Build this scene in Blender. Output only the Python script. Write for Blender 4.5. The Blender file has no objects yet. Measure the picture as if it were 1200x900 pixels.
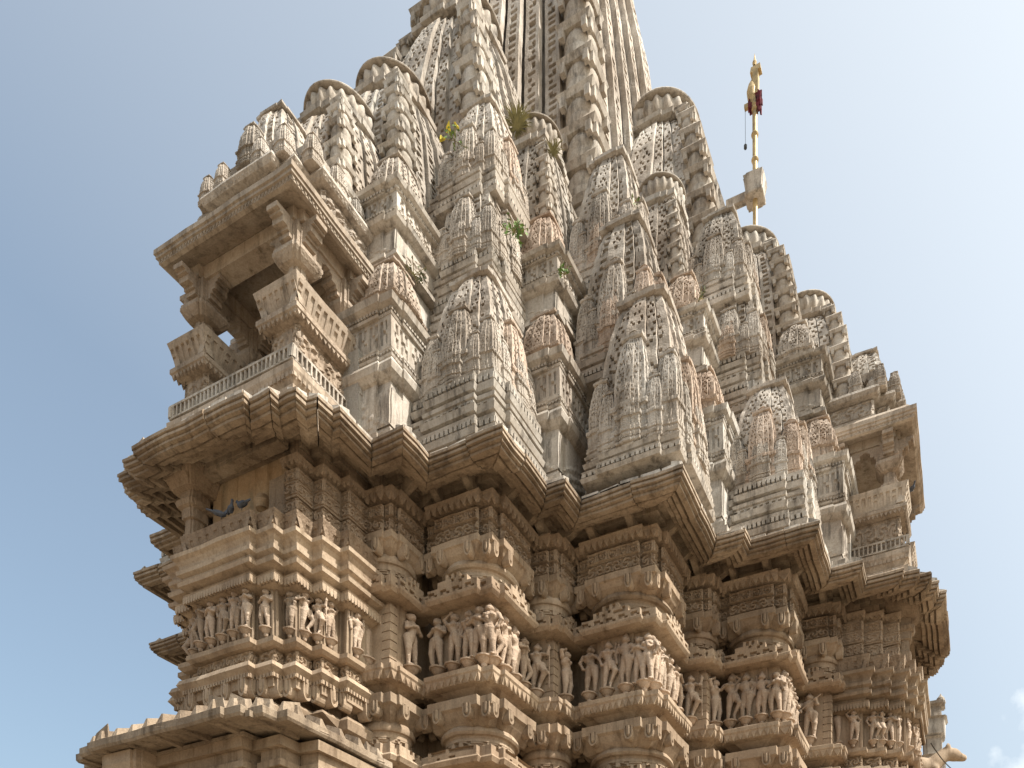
import bpy, math, random
import numpy as np
from mathutils import Matrix, Vector
random.seed(7); np.random.seed(7)
scn = bpy.context.scene
C = scn.collection
R = math.radians
EYE = 1.6                                     # eye height over the ground
# ------------------------------------------------------------------ camera, sky, sun
YAW, PITCH, ROLL = 0.41631604, 0.0247053, 0.001439
cam_d = bpy.data.cameras.new('camera'); cam = bpy.data.objects.new('camera', cam_d); C.objects.link(cam)
fwd = Vector((-math.sin(YAW)*math.cos(PITCH), math.cos(YAW)*math.cos(PITCH), math.sin(PITCH)))
rgt = Vector((math.cos(YAW), math.sin(YAW), 0.0))
up = rgt.cross(fwd)
rgt, up = rgt*math.cos(ROLL) - up*math.sin(ROLL), rgt*math.sin(ROLL) + up*math.cos(ROLL)
mw = Matrix((( rgt.x, up.x, -fwd.x, 8.8274), (rgt.y, up.y, -fwd.y, -14.7469), (rgt.z, up.z, -fwd.z, EYE), (0, 0, 0, 1)))
cam.matrix_world = mw
cam_d.sensor_width = 36; cam_d.lens = 887.679/1200*36
cam_d.shift_x = -(743.152-600)/1200; cam_d.shift_y = (1221.901-450)/1200
cam_d.clip_start = 0.1; cam_d.clip_end = 5000
scn.camera = cam
SUN_AZ, SUN_EL = 2.0, 50.0                    # azimuth measured from +X towards +Y
w = bpy.data.worlds.new('World'); scn.world = w; w.use_nodes = True
nt = w.node_tree; nt.nodes.clear()
sky = nt.nodes.new('ShaderNodeTexSky'); sky.sky_type = 'NISHITA'; sky.sun_disc = False
sky.sun_elevation = R(SUN_EL); sky.sun_rotation = R(90-SUN_AZ)
sky.air_density = 0.95; sky.dust_density = 8.0; sky.ozone_density = 0.0; sky.altitude = 300
bg = nt.nodes.new('ShaderNodeBackground'); bg.inputs[1].default_value = 0.15
out = nt.nodes.new('ShaderNodeOutputWorld')
tc = nt.nodes.new('ShaderNodeTexCoord'); L = nt.links
cn = nt.nodes.new('ShaderNodeTexNoise'); cn.inputs['Scale'].default_value = 9.0; cn.inputs['Detail'].default_value = 8; cn.inputs['Roughness'].default_value = .55
cd = (rgt*((1238-743.152)/887.679)+up*((1221.901-835)/887.679)+fwd).normalized()      # where the photo shows a cumulus
dp = nt.nodes.new('ShaderNodeVectorMath'); dp.operation = 'DOT_PRODUCT'; dp.inputs[1].default_value = cd
mr = nt.nodes.new('ShaderNodeMapRange'); mr.inputs[1].default_value = .990; mr.inputs[2].default_value = .9997; mr.inputs[3].default_value = -.22; mr.inputs[4].default_value = .17
ad = nt.nodes.new('ShaderNodeMath'); ad.operation = 'ADD'
cr = nt.nodes.new('ShaderNodeValToRGB'); cr.color_ramp.elements[0].position = .56; cr.color_ramp.elements[1].position = .70
cr.color_ramp.elements[0].color = (.07, .07, .07, 1); cr.color_ramp.elements[1].color = (.6, .6, .6, 1)
mx = nt.nodes.new('ShaderNodeMix'); mx.data_type = 'RGBA'; mx.inputs[7].default_value = (5.5, 5.6, 5.5, 1)
L.new(tc.outputs['Generated'], cn.inputs['Vector']); L.new(tc.outputs['Generated'], dp.inputs[0]); L.new(dp.outputs['Value'], mr.inputs[0])
L.new(cn.outputs[0], ad.inputs[0]); L.new(mr.outputs[0], ad.inputs[1]); L.new(ad.outputs[0], cr.inputs[0])
tn = nt.nodes.new('ShaderNodeMix'); tn.data_type = 'RGBA'; tn.blend_type = 'MULTIPLY'; tn.inputs[0].default_value = 1; tn.inputs[7].default_value = (.94, 1.035, .97, 1)
L.new(sky.outputs[0], tn.inputs[6])
sdir = (math.cos(R(SUN_AZ))*math.cos(R(SUN_EL)), math.sin(R(SUN_AZ))*math.cos(R(SUN_EL)), math.sin(R(SUN_EL)))
dq = nt.nodes.new('ShaderNodeVectorMath'); dq.operation = 'DOT_PRODUCT'; dq.inputs[1].default_value = sdir; L.new(tc.outputs['Generated'], dq.inputs[0])
mq = nt.nodes.new('ShaderNodeMapRange'); mq.inputs[1].default_value = 0.0; mq.inputs[2].default_value = 1.0; mq.inputs[3].default_value = .05; mq.inputs[4].default_value = .56; L.new(dq.outputs['Value'], mq.inputs[0])
mmx = nt.nodes.new('ShaderNodeMath'); mmx.operation = 'MAXIMUM'; L.new(mq.outputs[0], mmx.inputs[0]); L.new(cr.outputs[0], mmx.inputs[1])
L.new(mmx.outputs[0], mx.inputs[0]); L.new(tn.outputs[2], mx.inputs[6]); L.new(mx.outputs[2], bg.inputs[0]); L.new(bg.outputs[0], out.inputs[0])
sd = bpy.data.lights.new('sun', 'SUN'); sd.energy = 4.7; sd.angle = R(.55); sd.color = (1.0, .95, .88)
so = bpy.data.objects.new('sun', sd); C.objects.link(so)
sv = Vector((math.cos(R(SUN_AZ))*math.cos(R(SUN_EL)), math.sin(R(SUN_AZ))*math.cos(R(SUN_EL)), math.sin(R(SUN_EL))))
so.rotation_euler = sv.to_track_quat('Z', 'Y').to_euler(); so.location = (30, -5, 40)
scn.view_settings.view_transform = 'Standard'; scn.view_settings.look = 'None'
scn.view_settings.exposure = 0.72; scn.view_settings.gamma = 1

# ------------------------------------------------------------------ materials
def mat_stone(name, cols, stain=(.10, .09, .075), stain_amt=.35, stain_scale=1.3, carve=0.0, carve_scale=26, rough=.85, bump=.25, light=None):
    m = bpy.data.materials.new(name); m.use_nodes = True
    n = m.node_tree; N = n.nodes; Lk = n.links
    b = N['Principled BSDF']; b.inputs['Roughness'].default_value = rough
    b.inputs['Specular IOR Level'].default_value = .25
    g = N.new('ShaderNodeNewGeometry')
    def noise(sc, det=5, ro=.6, vec=None):
        t = N.new('ShaderNodeTexNoise'); t.inputs['Scale'].default_value = sc; t.inputs['Detail'].default_value = det; t.inputs['Roughness'].default_value = ro
        Lk.new(vec if vec is not None else g.outputs['Position'], t.inputs['Vector']); return t
    n1 = noise(.9, 6, .65)
    r1 = N.new('ShaderNodeValToRGB'); e = r1.color_ramp.elements
    e[0].position = .30; e[0].color = (*cols[0], 1); e[1].position = .70; e[1].color = (*cols[-1], 1)
    for i, c in enumerate(cols[1:-1]):
        k = e.new(.30 + .40*(i+1)/(len(cols)-1)); k.color = (*c, 1)
    Lk.new(n1.outputs[0], r1.inputs[0])
    # vertical streaks and blotches of dirt
    vm = N.new('ShaderNodeMapping'); vm.inputs['Scale'].default_value = (2.6, 2.6, .55); Lk.new(g.outputs['Position'], vm.inputs[0])
    n2 = noise(stain_scale, 8, .7, vm.outputs[0])
    r2 = N.new('ShaderNodeValToRGB'); r2.color_ramp.elements[0].position = .50; r2.color_ramp.elements[1].position = .68
    r2.color_ramp.elements[0].color = (0, 0, 0, 1); r2.color_ramp.elements[1].color = (stain_amt,)*3 + (1,)
    Lk.new(n2.outputs[0], r2.inputs[0])
    m1 = N.new('ShaderNodeMix'); m1.data_type = 'RGBA'; m1.inputs[7].default_value = (*stain, 1)
    Lk.new(r2.outputs[0], m1.inputs[0]); Lk.new(r1.outputs[0], m1.inputs[6])
    last = m1.outputs[2]
    if light:
        n4 = noise(5.5, 4, .6); r4 = N.new('ShaderNodeValToRGB'); r4.color_ramp.elements[0].position = .58; r4.color_ramp.elements[1].position = .72
        r4.color_ramp.elements[0].color = (0, 0, 0, 1); r4.color_ramp.elements[1].color = (.55,)*3+(1,)
        Lk.new(n4.outputs[0], r4.inputs[0]); m3 = N.new('ShaderNodeMix'); m3.data_type = 'RGBA'; m3.inputs[7].default_value = (*light, 1)
        Lk.new(r4.outputs[0], m3.inputs[0]); Lk.new(last, m3.inputs[6]); last = m3.outputs[2]
    n3 = noise(38, 4, .7)
    m2 = N.new('ShaderNodeMix'); m2.data_type = 'RGBA'; m2.blend_type = 'MULTIPLY'; m2.inputs[0].default_value = .5
    r3 = N.new('ShaderNodeValToRGB'); r3.color_ramp.elements[0].position = .35; r3.color_ramp.elements[0].color = (.55, .53, .5, 1); r3.color_ramp.elements[1].position = .62
    Lk.new(n3.outputs[0], r3.inputs[0]); Lk.new(last, m2.inputs[6]); Lk.new(r3.outputs[0], m2.inputs[7])
    sm = N.new('ShaderNodeMapping'); sm.inputs['Scale'].default_value = (9, 9, .7); Lk.new(g.outputs['Position'], sm.inputs[0])
    n5 = noise(1.0, 5, .6, sm.outputs[0]); r5 = N.new('ShaderNodeValToRGB'); r5.color_ramp.elements[0].position = .54; r5.color_ramp.elements[1].position = .70
    r5.color_ramp.elements[0].color = (1, 1, 1, 1); r5.color_ramp.elements[1].color = (.62, .59, .55, 1); Lk.new(n5.outputs[0], r5.inputs[0])
    m5 = N.new('ShaderNodeMix'); m5.data_type = 'RGBA'; m5.blend_type = 'MULTIPLY'; m5.inputs[0].default_value = 1; Lk.new(m2.outputs[2], m5.inputs[6]); Lk.new(r5.outputs[0], m5.inputs[7])
    oi = N.new('ShaderNodeObjectInfo'); r6 = N.new('ShaderNodeValToRGB'); e6 = r6.color_ramp.elements; e6[0].color = (.80, .785, .765, 1); e6[1].color = (1.10, 1.10, 1.10, 1); k6 = e6.new(.5); k6.color = (.98, .945, .91, 1)
    Lk.new(oi.outputs['Random'], r6.inputs[0]); m6 = N.new('ShaderNodeMix'); m6.data_type = 'RGBA'; m6.blend_type = 'MULTIPLY'; m6.inputs[0].default_value = 1
    Lk.new(m5.outputs[2], m6.inputs[6]); Lk.new(r6.outputs[0], m6.inputs[7]); Lk.new(m6.outputs[2], b.inputs['Base Color'])
    bp = N.new('ShaderNodeBump'); bp.inputs['Strength'].default_value = bump; bp.inputs['Distance'].default_value = .016
    Lk.new(noise(22, 8, .7).outputs[0], bp.inputs['Height'])
    nrm = bp.outputs[0]
    if carve:
        v = N.new('ShaderNodeTexVoronoi'); v.feature = 'SMOOTH_F1'; v.inputs['Scale'].default_value = carve_scale; v.inputs['Smoothness'].default_value = .25
        Lk.new(g.outputs['Position'], v.inputs['Vector'])
        b2 = N.new('ShaderNodeBump'); b2.inputs['Strength'].default_value = carve*.55; b2.inputs['Distance'].default_value = .016; b2.invert = True
        Lk.new(v.outputs['Distance'], b2.inputs['Height']); Lk.new(nrm, b2.inputs['Normal']); nrm = b2.outputs[0]
    Lk.new(nrm, b.inputs['Normal'])
    return m
def mat_plain(name, col, rough=.6, metal=0.0, noise=.3):
    m = bpy.data.materials.new(name); m.use_nodes = True; N = m.node_tree.nodes; b = N['Principled BSDF']
    b.inputs['Roughness'].default_value = rough; b.inputs['Metallic'].default_value = metal
    t = N.new('ShaderNodeTexNoise'); t.inputs['Scale'].default_value = 9; t.inputs['Detail'].default_value = 5
    g = N.new('ShaderNodeNewGeometry'); m.node_tree.links.new(g.outputs['Position'], t.inputs['Vector'])
    r = N.new('ShaderNodeValToRGB'); r.color_ramp.elements[0].position = .3; r.color_ramp.elements[1].position = .7
    r.color_ramp.elements[0].color = (*[c*(1-noise) for c in col], 1); r.color_ramp.elements[1].color = (*[min(1, c*(1+noise)) for c in col], 1)
    m.node_tree.links.new(t.outputs[0], r.inputs[0]); m.node_tree.links.new(r.outputs[0], b.inputs['Base Color'])
    return m
M = {
 'wall': mat_stone('tan_marble', [(.25, .18, .125), (.37, .285, .205), (.48, .39, .295)], stain=(.13, .09, .06), stain_amt=.5, bump=.22),
 'wallc': mat_stone('tan_marble_carved', [(.23, .165, .115), (.34, .26, .19), (.43, .345, .26)], stain=(.12, .085, .06), stain_amt=.5, carve=.75, carve_scale=34),
 'eave': mat_stone('stained_eave_stone', [(.19, .14, .10), (.34, .27, .20), (.47, .395, .315)], stain=(.05, .035, .025), stain_amt=.6, stain_scale=2.6, bump=.8),
 'spire': mat_stone('pale_weathered_stone', [(.29, .24, .195), (.46, .42, .37), (.62, .595, .555)], stain=(.085, .075, .065), stain_amt=.85, stain_scale=2.2, bump=.22),
 'spirec': mat_stone('pale_carved_stone', [(.28, .23, .185), (.44, .395, .345), (.59, .56, .515)], stain=(.10, .085, .07), stain_amt=.7, stain_scale=2.0, carve=.6, carve_scale=30),
 'orange': mat_stone('orange_weathered_stone', [(.36, .27, .21), (.46, .37, .30), (.54, .46, .39)], stain=(.2, .15, .1), stain_amt=.5, carve=.5, carve_scale=30),
 'grey': mat_stone('grey_rough_masonry', [(.27, .245, .215), (.39, .37, .34), (.49, .475, .45)], stain=(.12, .11, .09), stain_amt=.7, bump=.6),
 'statue': mat_stone('figure_stone', [(.33, .245, .185), (.44, .345, .265), (.53, .43, .345)], stain=(.14, .10, .065), stain_amt=.5, bump=.25, carve=.5, carve_scale=55),
 'mid': mat_stone('grey_tan_stone', [(.29, .225, .17), (.42, .35, .28), (.54, .475, .40)], stain=(.10, .08, .06), stain_amt=.6, stain_scale=2.0, bump=.25),
 'midc': mat_stone('grey_tan_carved_stone', [(.27, .21, .155), (.39, .32, .255), (.50, .435, .36)], stain=(.10, .08, .06), stain_amt=.6, stain_scale=2.0, carve=.7, carve_scale=34),
 'plaster': mat_stone('ochre_plaster', [(.24, .18, .12), (.42, .30, .19), (.50, .39, .27)], stain=(.22, .20, .15), stain_amt=.8, stain_scale=1.2, bump=.3, light=(.62, .55, .44)),
 'ground': mat_stone('pale_paving', [(.20, .165, .12), (.25, .205, .15), (.30, .245, .18)], stain=(.2, .15, .1), stain_amt=.3, bump=.2),
 'gold': mat_plain('gilded_metal', (.40, .29, .14), .5, .35, .35),
 'red': mat_plain('red_cloth', (.10, .012, .02), .95, 0, .6),
 'pigeon': mat_plain('blue_grey_feathers', (.045, .05, .065), .6, 0, .5),
 'dark': mat_plain('dark_wire', (.03, .03, .03), .6),
 'leaf': mat_plain('green_leaves', (.10, .17, .03), .6, 0, .5),
 'dry': mat_plain('dry_grass_stems', (.24, .22, .10), .8, 0, .4),
 'yellow': mat_plain('yellow_flowers', (.62, .50, .05), .6, 0, .3),
 'moss': mat_plain('dark_moss', (.09, .10, .05), .9, 0, .4),
}
# ------------------------------------------------------------------ mesh builder
def warp(v, a=1.0):
    x, y, z = v[:, 0], v[:, 1], v[:, 2]
    d = np.stack([np.sin(7.1*y+3.3*z+1.3)+.6*np.sin(17*z-11*x), np.sin(6.3*x+4.1*z+.4)+.6*np.sin(15*z+13*y+2), np.sin(5.7*x+6.9*y)+.7*np.sin(19*x-14*y+1)], 1)
    return v + d*.0042*a
class B:
    def __init__(s): s.V = []; s.Q = []; s.T = []; s.n = 0
    def add(s, v, q=None, t=None):
        v = np.asarray(v, float).reshape(-1, 3); s.V.append(v)
        if q is not None and len(q): s.Q.append(np.asarray(q, np.int64).reshape(-1, 4)+s.n)
        if t is not None and len(t): s.T.append(np.asarray(t, np.int64).reshape(-1, 3)+s.n)
        s.n += len(v); return s
    def merge(s, o, off=(0, 0, 0), rot=0, sc=1.0):
        v = np.concatenate(o.V); c, n_ = math.cos(rot), math.sin(rot)
        v = v*np.array(sc); v = np.stack([v[:, 0]*c-v[:, 1]*n_, v[:, 0]*n_+v[:, 1]*c, v[:, 2]], 1)+np.array(off)
        s.add(v, np.concatenate(o.Q) if o.Q else None, np.concatenate(o.T) if o.T else None); return s
    def mesh(s, name, mat, smooth=None, wa=1.0):
        v = np.concatenate(s.V); v = warp(v, wa) if wa else v
        q = np.concatenate(s.Q) if s.Q else np.zeros((0, 4), int); t = np.concatenate(s.T) if s.T else np.zeros((0, 3), int)
        me = bpy.data.meshes.new(name); me.vertices.add(len(v)); me.vertices.foreach_set('co', v.astype(np.float32).ravel())
        nl = len(q)*4+len(t)*3; me.loops.add(nl); me.loops.foreach_set('vertex_index', np.concatenate([q.ravel(), t.ravel()]).astype(np.int32))
        me.polygons.add(len(q)+len(t))
        st = np.concatenate([np.arange(len(q))*4, len(q)*4+np.arange(len(t))*3]).astype(np.int32)
        me.polygons.foreach_set('loop_start', st); me.update(calc_edges=True)
        me.materials.append(M[mat] if isinstance(mat, str) else mat)
        if smooth is not None:
            me.shade_smooth(); me.set_sharp_from_angle(angle=R(smooth))
        else: me.shade_flat()
        return me
def ob(name, me, parent=None, loc=(0, 0, 0), rz=0, sc=None, label=None, **kw):
    o = bpy.data.objects.new(name, me); C.objects.link(o); o.location = loc; o.rotation_euler = (0, 0, rz)
    if sc is not None: o.scale = (sc,)*3 if isinstance(sc, (int, float)) else sc
    if parent: o.parent = parent
    if label: o['label'] = label
    for k, v in kw.items(): o[k] = v
    return o
def tag(o, label, cat, group=None):
    o['label'] = label; o['category'] = cat
    if group: o['group'] = group
    return o
BOXQ = [(0, 1, 3, 2), (4, 6, 7, 5), (0, 4, 5, 1), (2, 3, 7, 6), (0, 2, 6, 4), (1, 5, 7, 3)]
def box(b, x0, x1, y0, y1, z0, z1, tx=0, ty=0):
    v = [(x+(tx if z == z1 else 0)*(1 if x == x0 else -1), y+(ty if z == z1 else 0)*(1 if y == y0 else -1), z) for x in (x0, x1) for y in (y0, y1) for z in (z0, z1)]
    return b.add(v, BOXQ)
def offs(poly, d):
    P = np.asarray(poly, float); n = len(P); o = np.empty_like(P)
    a = P-np.roll(P, 1, 0); c = np.roll(P, -1, 0)-P
    a /= np.linalg.norm(a, axis=1)[:, None]; c /= np.linalg.norm(c, axis=1)[:, None]
    na = np.stack([a[:, 1], -a[:, 0]], 1); nc = np.stack([c[:, 1], -c[:, 0]], 1)
    m = na+nc; k = 2/np.maximum((m*m).sum(1), .3)
    return P + m*(k*d/1.0)[:, None]*1.0
def refine(poly, step=.35):
    P = [np.array(p, float) for p in poly]; out = []
    for i, p in enumerate(P):
        q = P[(i+1) % len(P)]; k = max(1, int(np.linalg.norm(q-p)/step))
        for j in range(k): out.append(p+(q-p)*j/k)
    return out
def sweep(b, poly, prof, cap=True, closed=True, step=None):
    """poly: ccw plan; prof: [(z, outward offset)]"""
    if step: poly = refine(poly, step)
    n = len(poly); rows = []
    for z, d in prof:
        o = offs(poly, d); rows.append(np.column_stack([o, np.full(n, z)]))
    V = np.concatenate(rows); i = np.arange(n); j = (i+1) % n; Q = []
    for k in range(len(prof)-1): Q.append(np.stack([k*n+i, k*n+j, (k+1)*n+j, (k+1)*n+i], 1))
    b.add(V, np.concatenate(Q))
    if cap:
        for k, r in ((0, rows[0]), (1, rows[-1])):
            c = r.mean(0); b.add(np.vstack([r, c]), None, [(a, bb, n) for a, bb in zip(i, j)])
    return b
def square(a, s=0.0, f=.62, s2=0.0, f2=.3):
    """square of half side a, its faces stepped proud by s over |t|<f*a"""
    side = [(-a, -a)]
    if s: side += [(-f*a, -a), (-f*a, -a-s)]
    if s2: side += [(-f2*a, -a-s), (-f2*a, -a-s-s2), (f2*a, -a-s-s2), (f2*a, -a-s)]
    if s: side += [(f*a, -a-s), (f*a, -a)]
    P = []
    for k in range(4):
        c, n_ = round(math.cos(k*math.pi/2)), round(math.sin(k*math.pi/2))
        P += [(x*c-y*n_, x*n_+y*c) for x, y in side]
    return P
def lathe(b, prof, n=32, c=(0, 0), ribs=0, depth=.06, a0=0, a1=2*math.pi):
    """prof [(r,z,ribbed?)]"""
    full = abs(a1-a0-2*math.pi) < 1e-6
    t = np.linspace(a0, a1, n+1)[:-1] if full else np.linspace(a0, a1, n+1); m = len(t); rows = []
    for p in prof:
        r, z = p[0], p[1]; k = r*(1-depth*np.abs(np.sin(t*ribs/2))**.7*0 - depth*(np.cos(t*ribs)*.5+.5)) if (ribs and (len(p) < 3 or p[2])) else r+0*t
        rows.append(np.column_stack([c[0]+k*np.cos(t), c[1]+k*np.sin(t), np.full(m, z)]))
    V = np.concatenate(rows); i = np.arange(m if full else m-1); j = (i+1) % m
    Q = np.concatenate([np.stack([k*m+i, k*m+j, (k+1)*m+j, (k+1)*m+i], 1) for k in range(len(prof)-1)])
    return b.add(V, Q)
def blocks(b, S, H, depth, e=.10, rim=True):
    """carved face: H rows x cols of 0 (deep) .. 1 (proud); S(u,v,d)->points, u,v in 0..1, d depth inward"""
    H = np.asarray(H, float); r, c = H.shape
    uu = np.empty(2*c); uu[0::2] = (np.arange(c)+e)/c; uu[1::2] = (np.arange(c)+1-e)/c
    vv = np.empty(2*r); vv[0::2] = (np.arange(r)+e)/r; vv[1::2] = (np.arange(r)+1-e)/r
    D = np.repeat(np.repeat((1-H), 2, 0), 2, 1)*depth
    if rim:
        uu = np.concatenate([[0, 0], uu, [1, 1]]); vv = np.concatenate([[0, 0], vv, [1, 1]])
        D = np.pad(D, 1, constant_values=0.0); D = np.pad(D, 1, constant_values=depth*2.2)
    U, Vv = np.meshgrid(uu, vv); P = S(U.ravel(), Vv.ravel(), D.ravel())
    m, n = len(vv), len(uu); I = np.arange(m*n).reshape(m, n)
    return b.add(P, np.stack([I[:-1, :-1], I[:-1, 1:], I[1:, 1:], I[1:, :-1]], -1).reshape(-1, 4))
def relief(b, S, Hf, nu, nv, depth):
    """smooth carved face, height function Hf(u,v) 0..1"""
    U, Vv = np.meshgrid(np.linspace(0, 1, nu), np.linspace(0, 1, nv)); h = Hf(U, Vv)
    h[0, :] = h[-1, :] = 0; h[:, 0] = h[:, -1] = 0
    P = S(U.ravel(), Vv.ravel(), ((1-h)*depth).ravel()); I = np.arange(nu*nv).reshape(nv, nu)
    return b.add(P, np.stack([I[:-1, :-1], I[:-1, 1:], I[1:, 1:], I[1:, :-1]], -1).reshape(-1, 4))
def flat(p0, p1, z0, z1, nrm=None):
    """S for a vertical rectangle from plan p0 to p1 (outside on the right-hand side)"""
    p0 = np.array(p0, float); p1 = np.array(p1, float); d = p1-p0; n_ = np.array([d[1], -d[0]])/np.linalg.norm(d)
    def S(u, v, dd):
        xy = p0+np.outer(u, d)-np.outer(dd, n_); return np.column_stack([xy, z0+v*(z1-z0)])
    return S
def lattice(rows, cols, seed=0, dens=1.0):
    """pierced pattern: 1 proud, 0 hole"""
    rs = np.random.RandomState(seed); H = np.ones((rows, cols)); x = np.arange(cols); m = (cols-1)/2
    for i in range(rows):
        k = (i+seed) % 7
        if k in (1, 4): H[i] = np.where((np.abs(x-m) % 2 >= .5) & (np.abs(x-m) % 2 <= 1.5), 0, 1)
        elif k == 2: H[i] = np.where(np.abs(x-m) % 4 < 1, 0, 1)
        elif k == 5: H[i] = np.where(np.abs(x-m) % 3 >= 1.6, 0, 1)
        elif k == 6: H[i] = np.where(np.abs(x-m) % 2 < .6, 0, 1)
    H[rs.rand(rows, cols) < .22] = 1
    if cols > 3: H[:, 0] = H[:, -1] = 1
    return H
def edges_of(poly, d=0):
    P = offs(poly, d); return [(P[i], P[(i+1) % len(P)]) for i in range(len(P))]
def teeth(b, poly, d, z, w=.07, h=.09, th=.03, kind='tri', minlen=.06):
    """hanging teeth, dentils or lobes along every edge of a plan"""
    for p0, p1 in edges_of(poly, d):
        Lg = np.linalg.norm(p1-p0)
        if Lg < minlen: continue
        u = (p1-p0)/Lg; n_ = np.array([u[1], -u[0]]); k = max(1, int(Lg/w)); ww = Lg/k
        for i in range(k):
            c = p0+u*ww*(i+.5); hw = ww*.46
            if kind == 'tri': pts = [(-hw, 0), (hw, 0), (hw*.55, -h*.55), (0, -h), (-hw*.55, -h*.55)]
            elif kind == 'box': pts = [(-hw*.7, 0), (hw*.7, 0), (hw*.7, -h), (-hw*.7, -h)]
            else: pts = [(-hw, 0), (hw, 0), (hw, -h*.5), (hw*.7, -h*.85), (0, -h), (-hw*.7, -h*.85), (-hw, -h*.5)]
            m = len(pts); V = []
            for s in (0, -th): V += [(*(c+u*a+n_*s), z+q) for a, q in pts]
            Q = [(a, (a+1) % m, (a+1) % m+m, a+m) for a in range(m)]; T = []
            for base in (0,): T += [(base, base+a, base+a+1) for a in range(1, m-1)]
            b.add(V, Q, T)
def lobe(b, c, u, z, w=.14, h=.2, th=.07):
    """rounded pendant tongue with a raised rim, hanging at plan point c on a face with tangent u"""
    u = np.array(u, float); n_ = np.array([u[1], -u[0]]); c = np.array(c, float)
    def ring(s, k, dd):
        a = np.linspace(0, math.pi, 9); pts = [(s*w/2, 0)]
        pts = [(w/2*s*math.cos(x), -h*.55-h*.45*s*math.sin(x)) for x in a]; pts = [(w/2*s, -h*.02)]+pts+[(-w/2*s, -h*.02)]
        return [(*(c+u*p[0]+n_*dd), z+p[1]) for p in pts]
    r0, r1, r2, r3 = ring(1, 0, -.1), ring(1, 0, th), ring(.72, 0, th), ring(.6, 0, th-.02)
    r4 = ring(.25, 0, th+.01); m = len(r0); V = r0+r1+r2+r3+r4; Q = []
    for k in range(4):
        for a in range(m): Q.append((k*m+a, k*m+(a+1) % m, (k+1)*m+(a+1) % m, (k+1)*m+a))
    T = [(4*m, 4*m+a, 4*m+a+1) for a in range(1, m-1)]
    b.add(V, Q, T)
# height functions for carved friezes
def h_hearts(k):
    def f(u, v):
        x = (u*k) % 1-.5; y = v-.5+.10; r = np.sqrt(x**2*1.1+(y-np.abs(x)*.55)**2*1.1)
        h = np.where(r < .40, np.clip(.5+1.6*np.cos(r*31), 0, 1), .55); h = np.where((np.abs(x) > .47), 0, h)
        return np.where((v < .08) | (v > .92), 1, h)
    return f
def h_foliage(k, seed=0):
    def f(u, v):
        kk = max(1, round(k)); t = u*kk*1.5; c = np.floor(t); x = (t-c-.5)/1.2; y = (v-.5)*np.where(c % 2 == 0, 1, -1)
        r = np.sqrt(x*x+y*y)+1e-6; a = np.arctan2(y, x)
        h = np.clip(.45+1.3*np.cos(2*a+17*r+seed), 0, 1); h = np.where(r > .46, .25+.5*(np.cos(9*u*kk+3)*np.cos(14*v) > 0), h); h = np.where(r < .09, 1, h)
        return np.where((v < .07) | (v > .93), .9, h)
    return f
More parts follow.
